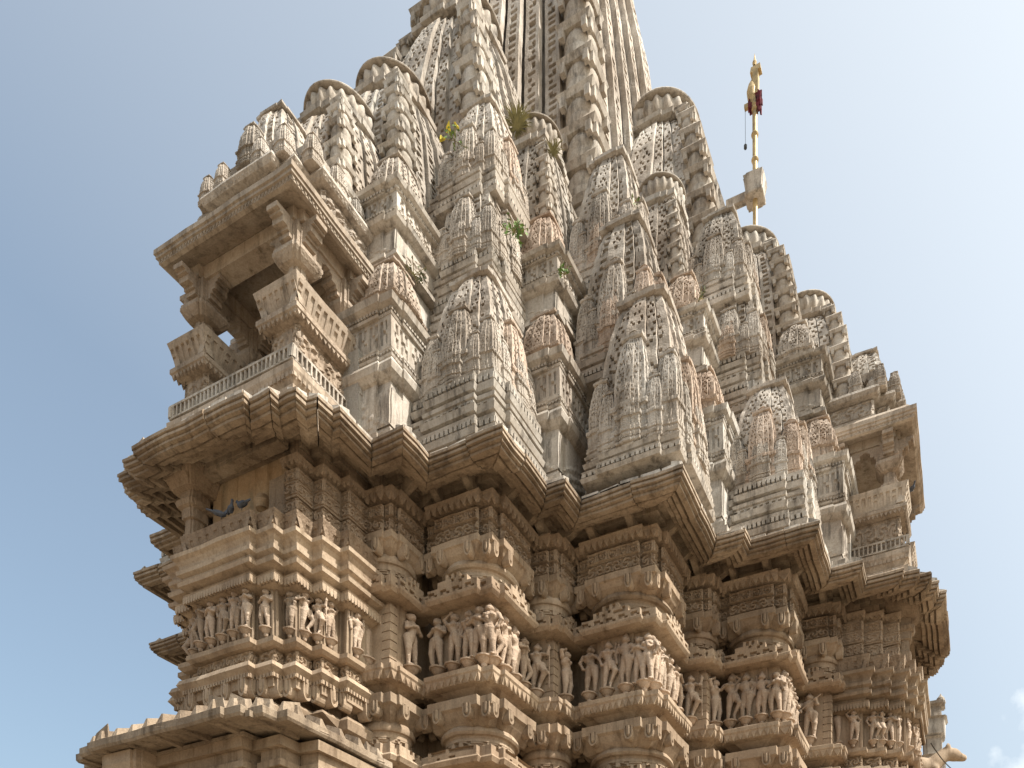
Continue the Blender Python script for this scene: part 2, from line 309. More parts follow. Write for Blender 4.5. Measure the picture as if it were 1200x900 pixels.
# ------------------------------------------------------------------ signed-distance figures (one continuous surface each)
def sdf_mesh(prims, lo, hi, cell, k=.016):
    lo = np.array(lo); hi = np.array(hi); N = np.ceil((hi-lo)/cell).astype(int)+1
    ax = [lo[i]+cell*np.arange(N[i]) for i in range(3)]
    X, Y, Z = np.meshgrid(*ax, indexing='ij'); P = np.stack([X, Y, Z], -1); F = None
    for p in prims:
        kk = k
        if p[0] == 'c':      # capsule with two radii
            a, b_, r0, r1 = np.array(p[1]), np.array(p[2]), p[3], p[4]
            d = b_-a; t = np.clip(((P-a)@d)/max(d@d, 1e-9), 0, 1)
            D = np.linalg.norm(P-a-t[..., None]*d, axis=-1)-(r0+(r1-r0)*t)
        elif p[0] == 'e':    # ellipsoid
            c_, r = np.array(p[1]), np.array(p[2]); q = (P-c_)/r; l = np.linalg.norm(q, axis=-1); D = (l-1)*r.min()
        elif p[0] == 't':    # flat ring round z
            c_, Rr, r = np.array(p[1]), p[2], p[3]; q = P-c_; D = np.sqrt((np.sqrt(q[..., 0]**2+(q[..., 1]*1.3)**2)-Rr)**2+q[..., 2]**2)-r; kk = .004
        elif p[0] == 'b':    # box
            c_, r = np.array(p[1]), np.array(p[2]); q = np.abs(P-c_)-r; D = np.linalg.norm(np.maximum(q, 0), axis=-1)+np.minimum(q.max(-1), 0); kk = .006
        if F is None: F = D
        else:
            h = np.clip(.5+.5*(F-D)/kk, 0, 1); F = F*(1-h)+D*h-kk*h*(1-h)
    # surface nets
    s = F < 0; cs = np.stack([s[i:N[0]-1+i, j:N[1]-1+j, l:N[2]-1+l] for i in (0, 1) for j in (0, 1) for l in (0, 1)], 0)
    cnt = cs.sum(0); act = (cnt > 0) & (cnt < 8); idx = -np.ones(act.shape, int); idx[act] = np.arange(act.sum())
    ci = np.argwhere(act); acc = np.zeros((len(ci), 3)); num = np.zeros(len(ci))
    cor = [(i, j, l) for i in (0, 1) for j in (0, 1) for l in (0, 1)]
    for a in range(8):
        for b_ in range(a+1, 8):
            if sum(abs(np.array(cor[a])-np.array(cor[b_]))) != 1: continue
            fa = F[tuple((ci+cor[a]).T)]; fb = F[tuple((ci+cor[b_]).T)]; m = (fa < 0) != (fb < 0)
            t = np.where(m, fa/np.where(m, fa-fb, 1), 0)
            acc += np.where(m[:, None], np.array(cor[a])+t[:, None]*(np.array(cor[b_])-np.array(cor[a])), 0); num += m
    V = lo+(ci+acc/num[:, None])*cell; Q = []
    for ax_ in range(3):
        e = [0, 0, 0]; e[ax_] = 1; o1 = [0, 0, 0]; o1[(ax_+1) % 3] = 1; o2 = [0, 0, 0]; o2[(ax_+2) % 3] = 1
        a = np.argwhere(s[:N[0]-e[0], :N[1]-e[1], :N[2]-e[2]] != s[e[0]:, e[1]:, e[2]:])
        a = a[(a[:, (ax_+1) % 3] > 0) & (a[:, (ax_+2) % 3] > 0)]
        a = a[(a[:, (ax_+1) % 3] < N[(ax_+1) % 3]-1) & (a[:, (ax_+2) % 3] < N[(ax_+2) % 3]-1)]
        fl = s[tuple(a.T)]; o1 = np.array(o1); o2 = np.array(o2)
        q = np.stack([idx[tuple(a.T)], idx[tuple((a-o1).T)], idx[tuple((a-o1-o2).T)], idx[tuple((a-o2).T)]], 1)
        q[~fl] = q[~fl][:, ::-1]; Q.append(q[(q >= 0).all(1)])
    return V, np.concatenate(Q)
def figure(kind, x0=0.0, s=1):
    """carved dancer or deity, unit height, front towards -y, s mirrors"""
    sway = .035*s; P = []
    hip = (x0+sway, -.045, .50); ch = (x0-sway*.3, -.045, .70); hd = (x0+sway*.4, -.055, .865)
    kneeL = (x0-.055*s+sway*.7, -.06, .27); kneeR = (x0+.07*s+sway*.6, -.075, .28)
    ftL = (x0-.05*s, -.055, .02); ftR = (x0+.075*s, -.06, .02)
    if kind in (2, 6): kneeR = (x0+.14*s, -.10, .33); ftR = (x0+.05*s, -.06, .12)
    if kind == 4: kneeL = (x0-.045, -.055, .27); kneeR = (x0+.045, -.055, .27); ftL = (x0-.045, -.055, .02); ftR = (x0+.045, -.055, .02)
    P += [('e', ch, (.075, .055, .085)), ('e', hip, (.088, .06, .07)), ('c', ch, hip, .045, .06)]
    for a, (kn, ft) in zip((-1, 1), ((kneeL, ftL), (kneeR, ftR))):
        P += [('c', (hip[0]+a*s*.04, -.05, .48), kn, .053, .036), ('c', kn, ft, .035, .021), ('c', ft, (ft[0]+.01*a, ft[1]-.05, .012), .02, .015)]
    sh = [(ch[0]-.088, -.04, .76), (ch[0]+.088, -.04, .76)]
    arms = {0: [((-.15, -.05, .64), (-.10, -.06, .50)), ((.15, -.07, .66), (.05, -.11, .74))],
            1: [((-.15, -.05, .86), (-.03, -.06, .97)), ((.15, -.05, .63), (.12, -.06, .49))],
            2: [((-.16, -.06, .66), (-.06, -.12, .72)), ((.15, -.05, .85), (.02, -.06, .96))],
            3: [((-.13, -.08, .63), (-.02, -.12, .71)), ((.13, -.08, .63), (.03, -.12, .69))],
            4: [((-.15, -.05, .64), (-.13, -.06, .47)), ((.15, -.05, .64), (.13, -.06, .47)), ((-.17, -.03, .72), (-.16, -.03, .88)), ((.17, -.03, .72), (.16, -.03, .88))],
            5: [((-.15, -.09, .66), (-.10, -.13, .55)), ((.14, -.09, .67), (.12, -.12, .78))],
            6: [((-.14, -.05, .64), (-.09, -.07, .49)), ((.16, -.06, .70), (.19, -.07, .84))]}[kind]
    for el, ha in arms:
        sx = sh[0] if el[0] < 0 else sh[1]
        if s < 0: el = (-el[0], *el[1:]); ha = (-ha[0], *ha[1:]); sx = sh[0] if el[0] < 0 else sh[1]
        el = (x0+el[0], *el[1:]); ha = (x0+ha[0], *ha[1:])
        P += [('c', sx, el, .03, .022), ('c', el, ha, .022, .016), ('e', ha, (.022, .02, .026))]
        P += [('t', (el[0]*.5+sx[0]*.5, el[1]*.5+sx[1]*.5, el[2]*.5+sx[2]*.5), .024, .006)]
    if kind not in (4, 5): P += [('e', (ch[0]-.035, -.095, .715), (.032, .03, .032)), ('e', (ch[0]+.035, -.095, .715), (.032, .03, .032))]
    P += [('c', (ch[0], -.045, .77), hd, .027, .027), ('e', hd, (.046, .05, .058)), ('e', (hd[0], -.105, .857), (.010, .012, .016)),
          ('e', (hd[0], -.098, .835), (.018, .010, .006)), ('e', (hd[0]-.018, -.099, .873), (.010, .008, .006)), ('e', (hd[0]+.018, -.099, .873), (.010, .008, .006)),
          ('e', (hd[0]-.05, -.05, .855), (.014, .018, .026)), ('e', (hd[0]+.05, -.05, .855), (.014, .018, .026))]
    if kind == 4: P += [('c', (hd[0], -.05, .90), (hd[0], -.05, .99), .042, .018), ('t', (hd[0], -.05, .91), .045, .009), ('t', (hd[0], -.05, .95), .034, .008)]
    elif kind in (0, 6, 5): P += [('c', (hd[0], -.045, .90), (hd[0], -.045, .965), .036, .016), ('t', (hd[0], -.05, .90), .042, .008)]
    else: P += [('e', (hd[0]+.03*s, -.02, .90), (.035, .035, .03)), ('e', (hd[0], -.045, .91), (.045, .045, .025))]
    P += [('t', (hip[0], -.05, .545), .082, .011), ('t', (ch[0], -.05, .785), .045, .010), ('c', (hip[0], -.115, .53), (hip[0]+.01*s, -.10, .36), .014, .008)]
    P += [('t', (kn[0], kn[1], kn[2]-.14), .028, .006) for kn in (kneeL, kneeR)]
    P = [(*p[:-2], p[-2]*1.18, p[-1]*1.15) if p[0] == 'c' else (('e', p[1], tuple(r*1.17 for r in p[2])) if p[0] == 'e' else p) for p in P]
    if kind == 5: P += [('c', (x0-.20*s, -.13, .50), (x0+.20*s, -.14, .84), .012, .010), ('e', (x0-.19*s, -.13, .51), (.05, .035, .05))]
    if kind == 6: P += [('c', (x0+.19*s, -.06, .02), (x0+.19*s, -.07, .9), .011, .011)]
    return P
FIG = []
for k, s in [(0, 1), (1, 1), (2, 1), (3, -1), (4, 1), (5, 1), (6, 1), (1, -1), (2, -1)]:
    FIG.append(B().add(*sdf_mesh(figure(k, 0, s), (-.27, -.2, -.02), (.27, .04, 1.03), .0125)).mesh('carved_figure', 'statue', 50, wa=0))
pair_ = figure(3, -.085, 1)+figure(0, .085, -1)
FIG.append(B().add(*sdf_mesh(pair_, (-.3, -.2, -.02), (.3, .04, 1.03), .0125)).mesh('carved_couple', 'statue', 50, wa=0))
_b = B(); lathe(_b, [(.001, -.21), (.03, -.20), (.045, -.16), (.04, -.13), (.075, -.09), (.10, -.03), (.125, -.025), (.128, 0), (.001, 0)], 16, (0, -.05), 8, .05)
PED = _b.mesh('bracket', 'statue', 40, wa=0)
NF = [0]
def place_fig(parent, p, rz, z0, h, kind=None, sc=1.0):
    """carved figure on a bracket; rz=0 faces -y"""
    k = kind if kind is not None else [0, 3, 1, 6, 2, 7, 4, 0, 8, 3, 6, 1][NF[0] % 12]; NF[0] += 1
    o = ob('statue', FIG[k], parent, (p[0], p[1], z0), rz+random.uniform(-.22, .22), (h*1.4*random.uniform(.94, 1.08), h*1.5, h*random.uniform(.96, 1.06)))
    ob('bracket', PED, parent, (p[0], p[1], z0), rz, (h*1.35, h*1.4, h*1.0))
# ------------------------------------------------------------------ temple plan (p across an arm, q outward)
Z = lambda z: z+EYE
def full(half):
    """half arm outline from the axis to the diagonal -> closed ccw plan of the whole tower"""
    h = [tuple(x) for x in half]; right = h if h[0][0] > 0 else h[1:]
    arm = [(-p, -q) for p, q in reversed(right)]+[(p, -q) for p, q in right]
    arm = arm[1:] if abs(arm[0][0]) == abs(arm[0][1]) else arm
    P = []
    for k in range(4):
        c, n_ = round(math.cos(k*math.pi/2)), round(math.sin(k*math.pi/2)); P += [(x*c-y*n_, x*n_+y*c) for x, y in arm]
    return P
W_CORE = full([(1.1, 7.3), (1.1, 6.45), (1.5, 6.45), (1.5, 5.75), (2.5, 5.75), (2.5, 4.85), (2.95, 4.85), (2.95, 4.15), (4.15, 4.15)])
E_HALF = [(1.02, 8.57), (1.02, 8.47), (1.36, 8.47), (1.36, 8.34), (1.64, 8.34), (1.64, 8.18), (1.80, 8.18), (1.80, 7.95), (1.92, 7.95), (1.92, 7.38), (2.43, 7.38), (2.43, 6.90), (3.58, 6.90), (3.58, 5.85), (3.88, 5.85), (3.88, 5.42), (5.42, 5.42)]
EAVE = full(E_HALF)
BH = [(.52, 8.02), (.52, 7.92), (.82, 7.92), (.82, 7.77), (1.05, 7.77), (1.05, 7.52), (1.22, 7.52), (1.22, 7.22), (1.36, 7.22), (1.36, 6.6)]
def armpoly(half, back=6.0):
    h = [(p, -q) for p, q in half]; return [(-x, y) for x, y in reversed(h)][0:0]+[(-half[-1][0], -back)]*0+[(-x, y) for x, y in reversed(h)]+h
temple = bpy.data.objects.new('temple', None); C.objects.link(temple)
tag(temple, 'tall carved stone temple tower of clustered spires with balconies and statue bands, filling the view', 'temple')
def part(name, me, **k): return ob(name, me, temple, **k)
ARM = [0, math.pi/2]
def rot(x, y, a): c, s = math.cos(a), math.sin(a); return (x*c-y*s, x*s+y*c)

# core of the building behind the piers
b = B(); sweep(b, W_CORE, [(-.1, 0), (Z(8.1), 0)], step=.8)
part('core_wall', b.mesh('core_wall', 'wall'))
# plinth mouldings near the ground
W_PL = full([(1.4, 8.3), (1.4, 7.4), (2.0, 7.4), (2.0, 6.7), (3.3, 6.7), (3.3, 5.6), (3.8, 5.6), (3.8, 5.2), (5.2, 5.2)])
b = B(); sweep(b, W_PL, [(-.1, .3), (.35, .3), (.4, .15), (.6, .2), (.8, .2), (.85, .05), (1.3, 0), (1.4, .12), (1.6, .12), (1.65, -.1), (2.2, -.15)], step=1)
part('plinth', b.mesh('plinth', 'wall'))

# ------------------------------------------------------------------ big eave, stone by stone
def eave_stones(poly, prof, z0, seg, parent, name, mat, topname=None, zj=.02):
    rs = random.Random(3); P = [np.array(p, float) for p in poly]; n = len(P)
    offp = [offs(poly, d) for _, d in prof]
    for i in range(n):
        j = (i+1) % n; A, Bp = P[i], P[j]; Lg = np.linalg.norm(Bp-A); u = (Bp-A)/Lg; k = max(1, round(Lg/seg)); m = len(prof)
        for s in range(k):
            t0, t1 = s/k, (s+1)/k; dz = rs.uniform(-zj, zj); do = rs.choice((-.02, -.008, 0, .006, .012)); V = []; g = .004
            nrm = np.array([u[1], -u[0]])
            for r, (zz, d) in enumerate(prof):
                a0 = offp[r][i] if s == 0 else A+u*(Lg*t0+g)+nrm*d
                a1 = offp[r][j] if s == k-1 else A+u*(Lg*t1-g)+nrm*d
                for q in (a0, a0+(a1-a0)*.5, a1): V.append((*(q+nrm*do), z0+zz+dz))
            Q = []
            for r in range(m):
                r2 = (r+1) % m
                for c_ in (0, 1): Q.append((r*3+c_, r*3+c_+1, r2*3+c_+1, r2*3+c_))
            T = []; 
            for e_ in (0, 2): T += [(e_, r*3+e_, (r+1)*3+e_) for r in range(1, m-1)]
            me = B().add(V, Q, T).mesh(name, mat, wa=1.6)
            ob(name, me, parent)
EPROF = [(0, -.02), (-.02, 0), (-.06, .0), (-.065, -.03), (-.085, -.01), (-.12, -.01), (-.125, -.07), (-.135, -.045), (-.165, -.045), (-.17, -.115), (-.175, -.09), (-.21, -.09), (-.215, -.17), (-.13, -.19), (-.19, -.215), (-.19, -.27), (-.09, -.285), (-.14, -.31), (-.14, -.365), (-.05, -.38), (-.09, -.405), (-.09, -.46), (-.01, -.475), (0, -.62), (.20, -.62), (.10, -.2)]
b = B(); sweep(b, offs(EAVE, -.6), [(Z(7.93), 0), (Z(8.22), 0)], step=.8)
eave = part('eave', b.mesh('eave_soffit', 'eave'), label='stained brown projecting stone eave that circles the tower')
# stones only on the arms that can be seen, the rest as joined stuff
nE = len(EAVE); quarter = nE//4
eave_stones(EAVE, EPROF, Z(8.0), .62, eave, 'eave_stone', 'eave')
# coping blocks that crest the eave
b = B()
for p0, p1 in edges_of(EAVE, -.03):
    Lg = np.linalg.norm(p1-p0); u = (p1-p0)/Lg; n_ = np.array([u[1], -u[0]]); k = max(1, round(Lg/.30))
    for i in range(k):
        c = p0+u*Lg*(i+.5)/k; h = random.uniform(.02, .06); w_ = Lg/k*.44
        q = [c-u*w_, c+u*w_, c+u*w_-n_*.16, c-u*w_-n_*.16]
        V = [(*a, Z(8.0)+.0) for a in q]+[(*(a*.999), Z(8.0)+h) for a in q[:2]]+[(*a, Z(8.0)+h+.05) for a in q[2:]]
        b.add(V, [(0, 1, 5, 4), (1, 2, 6, 5), (2, 3, 7, 6), (3, 0, 4, 7), (4, 5, 6, 7)])
cp = ob('coping', b.mesh('coping', 'spire', wa=2), eave); cp['kind'] = 'stuff'

# ------------------------------------------------------------------ piers
def bands(a, corner_pil=False, small=False):
    """meshes (name, mesh) of one pier, centred, z relative to the eye"""
    out = []; st = .075 if not small else .045; sq = square(a, st, .66); sq0 = square(a)
    # shaft pieces
    b = B(); sweep(b, square(a-.12, .03, .6), [(-EYE, .0), (3.05, 0), (3.1, .12), (3.2, .12), (3.22, .02), (4.10, 0)], step=.5)
    out.append(('shaft', b.mesh('shaft', 'wall'))); b = B(); sweep(b, square(a-.10, st, .6), [(7.7, 0), (8.02, 0)]); out.append(('top_block', b.mesh('top_block', 'wall')))
    b = B(); sweep(b, square(a-.14, .04, .55), [(5.30, 0), (6.40, 0)], step=.4)
    if corner_pil:
        for sx in (-1, 1):
            for sy in (-1, 1):
                c = (a-.17); z = 5.42
                for i in range(7):
                    h = .125; box(b, sx*c-.07, sx*c+.07, sy*c-.07, sy*c+.07, z, z+h*.86); box(b, sx*c-.058, sx*c+.058, sy*c-.058, sy*c+.058, z+h*.86, z+h); z += h
    out.append(('figure_block', b.mesh('figure_block', 'wall')))
    # scalloped cornice
    b = B(); sweep(b, sq, [(7.63, -.10), (7.66, .03), (7.69, .09), (7.75, .10), (7.78, .0), (7.84, -.10)], step=.3); teeth(b, sq, .095, 7.69, .10, .10, .04, 'tri')
    out.append(('scalloped_cornice', b.mesh('scalloped_cornice', 'wallc')))
    # rosette blocks and foliage blocks: one stone per step of the plan
    for z0, z1, nm, kind in ((7.425, 7.60, 'rosette_block', 0), (7.225, 7.40, 'foliage_block', 1)):
        b = B(); sweep(b, sq, [(z0, -.05), (z0+.01, -.02), (z1-.01, -.02), (z1, -.05)])
        for p0, p1 in edges_of(sq, .012):
            Lg = np.linalg.norm(p1-p0)
            if Lg < .1: continue
            k = max(1, round(Lg/.17))
            relief(b, flat(p0, p1, z0+.006, z1-.006), h_hearts(k) if kind == 0 else h_foliage(k*.8, int(Lg*100)), k*18+3, 17, .045)
        out.append((nm, b.mesh(nm, 'wallc')))
    # square capital with hanging lobes
    b = B(); sweep(b, sq, [(7.21, .0), (7.205, .035), (7.11, .035), (7.09, .01), (7.02, -.03), (6.95, -.10), (6.90, -.2)][::-1], step=.3)
    for p0, p1 in edges_of(sq, .03):
        Lg = np.linalg.norm(p1-p0); u = (p1-p0)/Lg
        if Lg < .15: continue
        for f in ((.2, .8) if Lg > .5 else (.5,)): lobe(b, p0+u*Lg*f, u, 7.12, .11, .21, .015)
    out.append(('capital', b.mesh('capital', 'wall')))
    # round neck ring and foliated drum
    def drum(zt, nm):
        r = a*1.0; b = B(); n = 40
        lathe(b, [(r*.9, zt+.06), (r*.98, zt+.02), (r*1.03, zt-.02), (r*1.04, zt-.06), (r*1.0, zt-.09), (r*.93, zt-.10), (r*.9, zt-.13), (r*.92, zt-.17), (r*.92, zt-.18)], n)
        def S(u, v, d): t = u*2*math.pi; rr = r*.91-d; return np.column_stack([rr*np.cos(t), rr*np.sin(t), zt-.24+v*.065])
        blocks(b, S, lattice(2, 56, 1), .018)
        lathe(b, [(r*.86, zt-.16), (r*.84, zt-.30), (r*.86, zt-.46)], n)
        def S2(u, v, d): t = u*2*math.pi; rr = r*.95-d; return np.column_stack([rr*np.cos(t), rr*np.sin(t), zt-.46+v*(.16+.10*np.abs(np.cos(t*2))**2)])
        H = lattice(4, 44, 3); blocks(b, S2, H, .05)
        out.append((nm, b.mesh(nm, 'wall', 35)))
    drum(6.95, 'round_neck'); drum(4.62, 'lower_round_neck')
    # ledge over the figures with pierced crest
    b = B(); sweep(b, sq, [(6.35, -.08), (6.355, .05), (6.38, .07), (6.40, .085), (6.435, .09), (6.45, .07), (6.50, -.05)], step=.3)
    for p0, p1 in edges_of(sq, .06):
        Lg = np.linalg.norm(p1-p0)
        if Lg < .12: continue
        k = max(3, int(Lg/.05)); H = np.ones((3, k)); H[0] = np.arange(k) % 2; H[1] = (np.arange(k)//2) % 2
        n_ = np.array([(p1-p0)[1], -(p1-p0)[0]])/Lg
        blocks(b, flat(p0, p1, 6.45, 6.56), H, .04)
        if Lg > .3:
            q0, q1 = p0+(p1-p0)*.2, p1+(p0-p1)*.2; H = lattice(2, max(3, int(Lg*.6/.045)), 1); blocks(b, flat(q0, q1, 6.56, 6.64), H, .04); q0, q1 = p0+(p1-p0)*.36, p1+(p0-p1)*.36; blocks(b, flat(q0, q1, 6.64, 6.71), np.array([[1, 0, 1, 0, 1]]), .04)
    out.append(('upper_ledge', b.mesh('upper_ledge', 'wall')))
    # sill under the figures with scallops, then capital with lobes again
    b = B(); sweep(b, sq, [(5.02, -.2), (5.14, -.06), (5.16, .05), (5.24, .08), (5.27, .10), (5.33, .10), (5.36, .04), (5.40, -.12)], step=.3); teeth(b, sq, .085, 5.26, .10, .12, .035, 'tri')
    out.append(('scalloped_sill', b.mesh('scalloped_sill', 'wall')))
    b = B(); sweep(b, sq, [(4.58, -.22), (4.63, -.10), (4.72, -.03), (4.80, .02), (4.83, .06), (4.96, .06), (4.965, -.02), (5.03, -.1)], step=.3)
    for p0, p1 in edges_of(sq, .06):
        Lg = np.linalg.norm(p1-p0); u = (p1-p0)/Lg
        if Lg < .15: continue
        for f in ((.2, .8) if Lg > .5 else (.5,)): lobe(b, p0+u*Lg*f, u, 4.86, .13, .20, .015)
    out.append(('lower_capital', b.mesh('lower_capital', 'wall')))
    b = B(); sweep(b, sq, [(4.02, -.05), (4.04, .08), (4.10, .11), (4.13, .09), (4.17, -.05)], step=.3)
    for p0, p1 in edges_of(sq, .05):
        Lg = np.linalg.norm(p1-p0)
        if Lg < .12: continue
        k = max(3, int(Lg/.05)); H = lattice(3, k, 2); blocks(b, flat(p0, p1, 4.13, 4.28), H, .04)
    out.append(('lower_ledge', b.mesh('lower_ledge', 'wall')))
    # curved eave brackets
    b = B()
    if 1:
        if 1:
            pts = [(0, 7.72), (.07, 7.70), (.12, 7.74), (.16, 7.83), (.26, 7.88), (.32, 7.93), (.48, 7.97), (.48, 8.02), (0, 8.02)]
            V = []
            for s in (-.055, .055):
                V += [(s, -d, z) for d, z in pts]
            m = len(pts); b.add(V, [(i, (i+1) % m, (i+1) % m+m, i+m) for i in range(m)], [(0, i, i+1) for i in range(1, m-1)]+[(m, m+i, m+i+1) for i in range(1, m-1)])
    me = b.mesh('eave_bracket', 'eave')
    for k in range(4):
        for x in (-.5*a, .5*a): out.append(('eave_bracket', me, (*rot(x, -(a-.08), k*math.pi/2), 0), k*math.pi/2))
    return out
LARGE, SMALL, KARNA = bands(.54), bands(.37, True, True), bands(.63)
def pier(kind, x, y, jz, label=None):
    proto = {'L': LARGE, 'S': SMALL, 'K': KARNA}[kind]
    o = part('pier', proto[0][1], loc=(x, y, EYE+jz))
    if label: o['label'] = label
    for t in proto[1:]: ob(t[0], t[1], o, *t[2:])
    return o
CP, CN, CO, CK = (2.40, 5.70), (1.36, 6.46), (2.95, 4.75), (4.08, 4.08)
def faces_figs(o, a, nA, z0, h, sides=(0, 1), kinds=None):
    i = 0
    for s in sides:
        for k in range(nA):
            x = (k+.5)/nA*2*a*.96-a*.96; x, y = rot(x, -(a-.12), s*math.pi/2)
            hh = h*random.uniform(.93, 1.0); place_fig(o, (x, y), s*math.pi/2, z0, hh, None if kinds is None else kinds[i % len(kinds)]); i += 1
for arm in (0, 1):
    a = ARM[arm]
    for sgn in (1, -1):
        vis = (sgn == 1) if arm == 0 else (sgn == -1)      # the side towards the corner we face
        # arm 1: points (q,-p) are rot90 of (-p,-q)
        px, py = rot(sgn*CP[0], -CP[1], a); o = pier('L', px, py, 0)
        if vis: faces_figs(o, .54, 4, 5.56, .77, kinds=[3, 1, 0, 9, 6, 0, 4, 2] if arm == 0 else [2, 4, 4, 3, 0, 6, 1, 5])
        px, py = rot(sgn*CN[0], -CN[1], a); o = pier('S', px, py, .006)
        if vis:
            for s in (0, 1):
                x, y = rot(-.1 if s == 0 else .12, -(.37-.10), s*math.pi/2); place_fig(o, (x, y), s*math.pi/2, 5.56, .78, 5 if (arm and not s) else None)
        if vis:
            px, py = rot(sgn*CO[0], -CO[1], a); o = pier('S', px, py, -.006)
            for s in (0, 1):
                x, y = rot(.0, -(.37-.10), s*math.pi/2); place_fig(o, (x, y), s*math.pi/2, 5.55, .76)
o = pier('K', CK[0], -CK[1], .003); faces_figs(o, .63, 4, 5.56, .78, kinds=[0, 6, 4, 9, 9, 3, 1, 0])
pier('K', -CK[0], -CK[1], .003)

# ------------------------------------------------------------------ central projections (one on each arm)
def closed(half, back): h = [(p, -q) for p, q in half]; return [(-x, y) for x, y in reversed(h)]+h if False else [(-p, -q) for p, q in reversed(half)]+[(p, -q) for p, q in half]
BHP = closed(BH, 6.6)
def seg_panels(b, poly, d, z0, z1, fn, minl=.09, maxy=-6.7, depth=.025, cell=.05):
    for p0, p1 in edges_of(poly, d):
        Lg = np.linalg.norm(p1-p0)
        if Lg < minl or (p0[1] > maxy and p1[1] > maxy): continue
        fn(b, p0, p1, Lg, z0, z1)
def f_bal(b, p0, p1, Lg, z0, z1):
    k = max(3, int(Lg/.055)); H = np.ones((4, k)); H[0:4] = (np.arange(k) % 2); H[3, :] = 1; H[1, ::3] = 1; H[0, :] = 1; blocks(b, flat(p0, p1, z0, z1), H, .035)
def f_heart(b, p0, p1, Lg, z0, z1): k = max(1, round(Lg/.2)); relief(b, flat(p0, p1, z0, z1), h_hearts(k), k*18+3, 17, .03)
def f_fol(b, p0, p1, Lg, z0, z1): k = max(1, round(Lg/.2)); relief(b, flat(p0, p1, z0, z1), h_foliage(k, int(Lg*77)), k*18+3, 17, .03)
bh_parts = []
b = B(); sweep(b, BHP, [(-EYE, -.1), (4.3, -.1), (4.38, .02), (4.5, .05), (4.56, .0), (4.6, -.12), (4.7, -.16), (4.8, -.10)], step=.4); bh_parts.append(('lower_wall', b.mesh('lower_wall', 'wall')))
b = B(); sweep(b, BHP, [(4.72, -.10), (4.74, .04), (4.86, .05), (4.88, .09), (4.95, .15), (5.02, .12), (5.04, .02), (5.08, .0), (5.1, -.05)], step=.3)
teeth(b, BHP, .10, 4.90, .05, .06, .03, 'box')
for p0, p1 in edges_of(BHP, .03):
    Lg = np.linalg.norm(p1-p0); u = (p1-p0)/Lg
    if Lg < .09 or p0[1] > -6.8: continue
    for f in ([.06, .35, .65, .94] if Lg > .7 else [.5]): lobe(b, p0+u*Lg*f, u, 4.86, .13, .24, .06)
bh_parts.append(('lobed_cornice', b.mesh('lobed_cornice', 'wall')))
b = B(); sweep(b, BHP, [(5.05, -.06), (5.26, -.06)]); sweep(b, BHP, [(5.26, -.05), (5.27, .03), (5.31, .07), (5.37, .07), (5.39, .02), (5.40, -.05)], step=.3); seg_panels(b, BHP, -.02, 5.09, 5.26, f_fol)
bh_parts.append(('niche_frieze', b.mesh('niche_frieze', 'wall')))
b = B(); sweep(b, BHP, [(5.38, -.05), (6.2, -.05)], step=.3)
for p0, p1 in edges_of(BHP, -.05):           # thin uprights between the figures
    Lg = np.linalg.norm(p1-p0)
    if Lg < .09 or p0[1] > -6.8: continue
    u = (p1-p0)/Lg; n_ = np.array([u[1], -u[0]])
    for f in ([0.02, .2, .4, .6, .8, .98] if Lg > .7 else [.06, .94]):
        c = p0+u*Lg*f; q = [c-u*.018, c+u*.018, c+u*.018+n_*.035, c-u*.018+n_*.035]
        b.add([(*x, 5.4) for x in q]+[(*x, 6.1) for x in q], [(0, 1, 5, 4), (1, 2, 6, 5), (2, 3, 7, 6), (3, 0, 4, 7)])
bh_parts.append(('figure_wall', b.mesh('figure_wall', 'wall')))
b = B(); sweep(b, BHP, [(6.02, -.04), (6.06, .05), (6.16, .11), (6.17, .03), (6.23, .05), (6.26, .15), (6.31, .16), (6.33, .11), (6.38, .11), (6.41, .16), (6.46, .165), (6.48, .13), (6.53, .14), (6.58, .17), (6.61, .21), (6.66, .215), (6.68, .05)], step=.3)
teeth(b, BHP, .11, 6.14, .05, .10, .03, 'lob'); bh_parts.append(('roll_cornice', b.mesh('roll_cornice', 'wall')))
b = B(); sweep(b, BHP, [(6.66, .02), (6.70, .05), (6.90, .12), (6.945, .135), (6.96, .10), (6.94, .04), (6.66, -.1)], step=.3, cap=False)
for p0, p1 in edges_of(BHP, .12):
    Lg = np.linalg.norm(p1-p0)
    if Lg < .09 or (p0[1] > -6.8 and p1[1] > -6.8): continue
    u = (p1-p0)/Lg; n_ = np.array([u[1], -u[0]]); k = max(3, int(Lg/.05)); H = np.ones((5, k)); H[1:4] = (np.arange(k) % 3 > 0); H[2, ::2] = 1
    def S(uu, v, d, p0=p0, p1=p1, n_=n_): xy = p0+np.outer(uu, p1-p0)+np.outer((v-.5)*.07-.025-d, n_); return np.column_stack([xy, 6.70+v*.20])
    blocks(b, S, H, .03)
bh_parts.append(('leaning_parapet', b.mesh('leaning_parapet', 'wallc')))
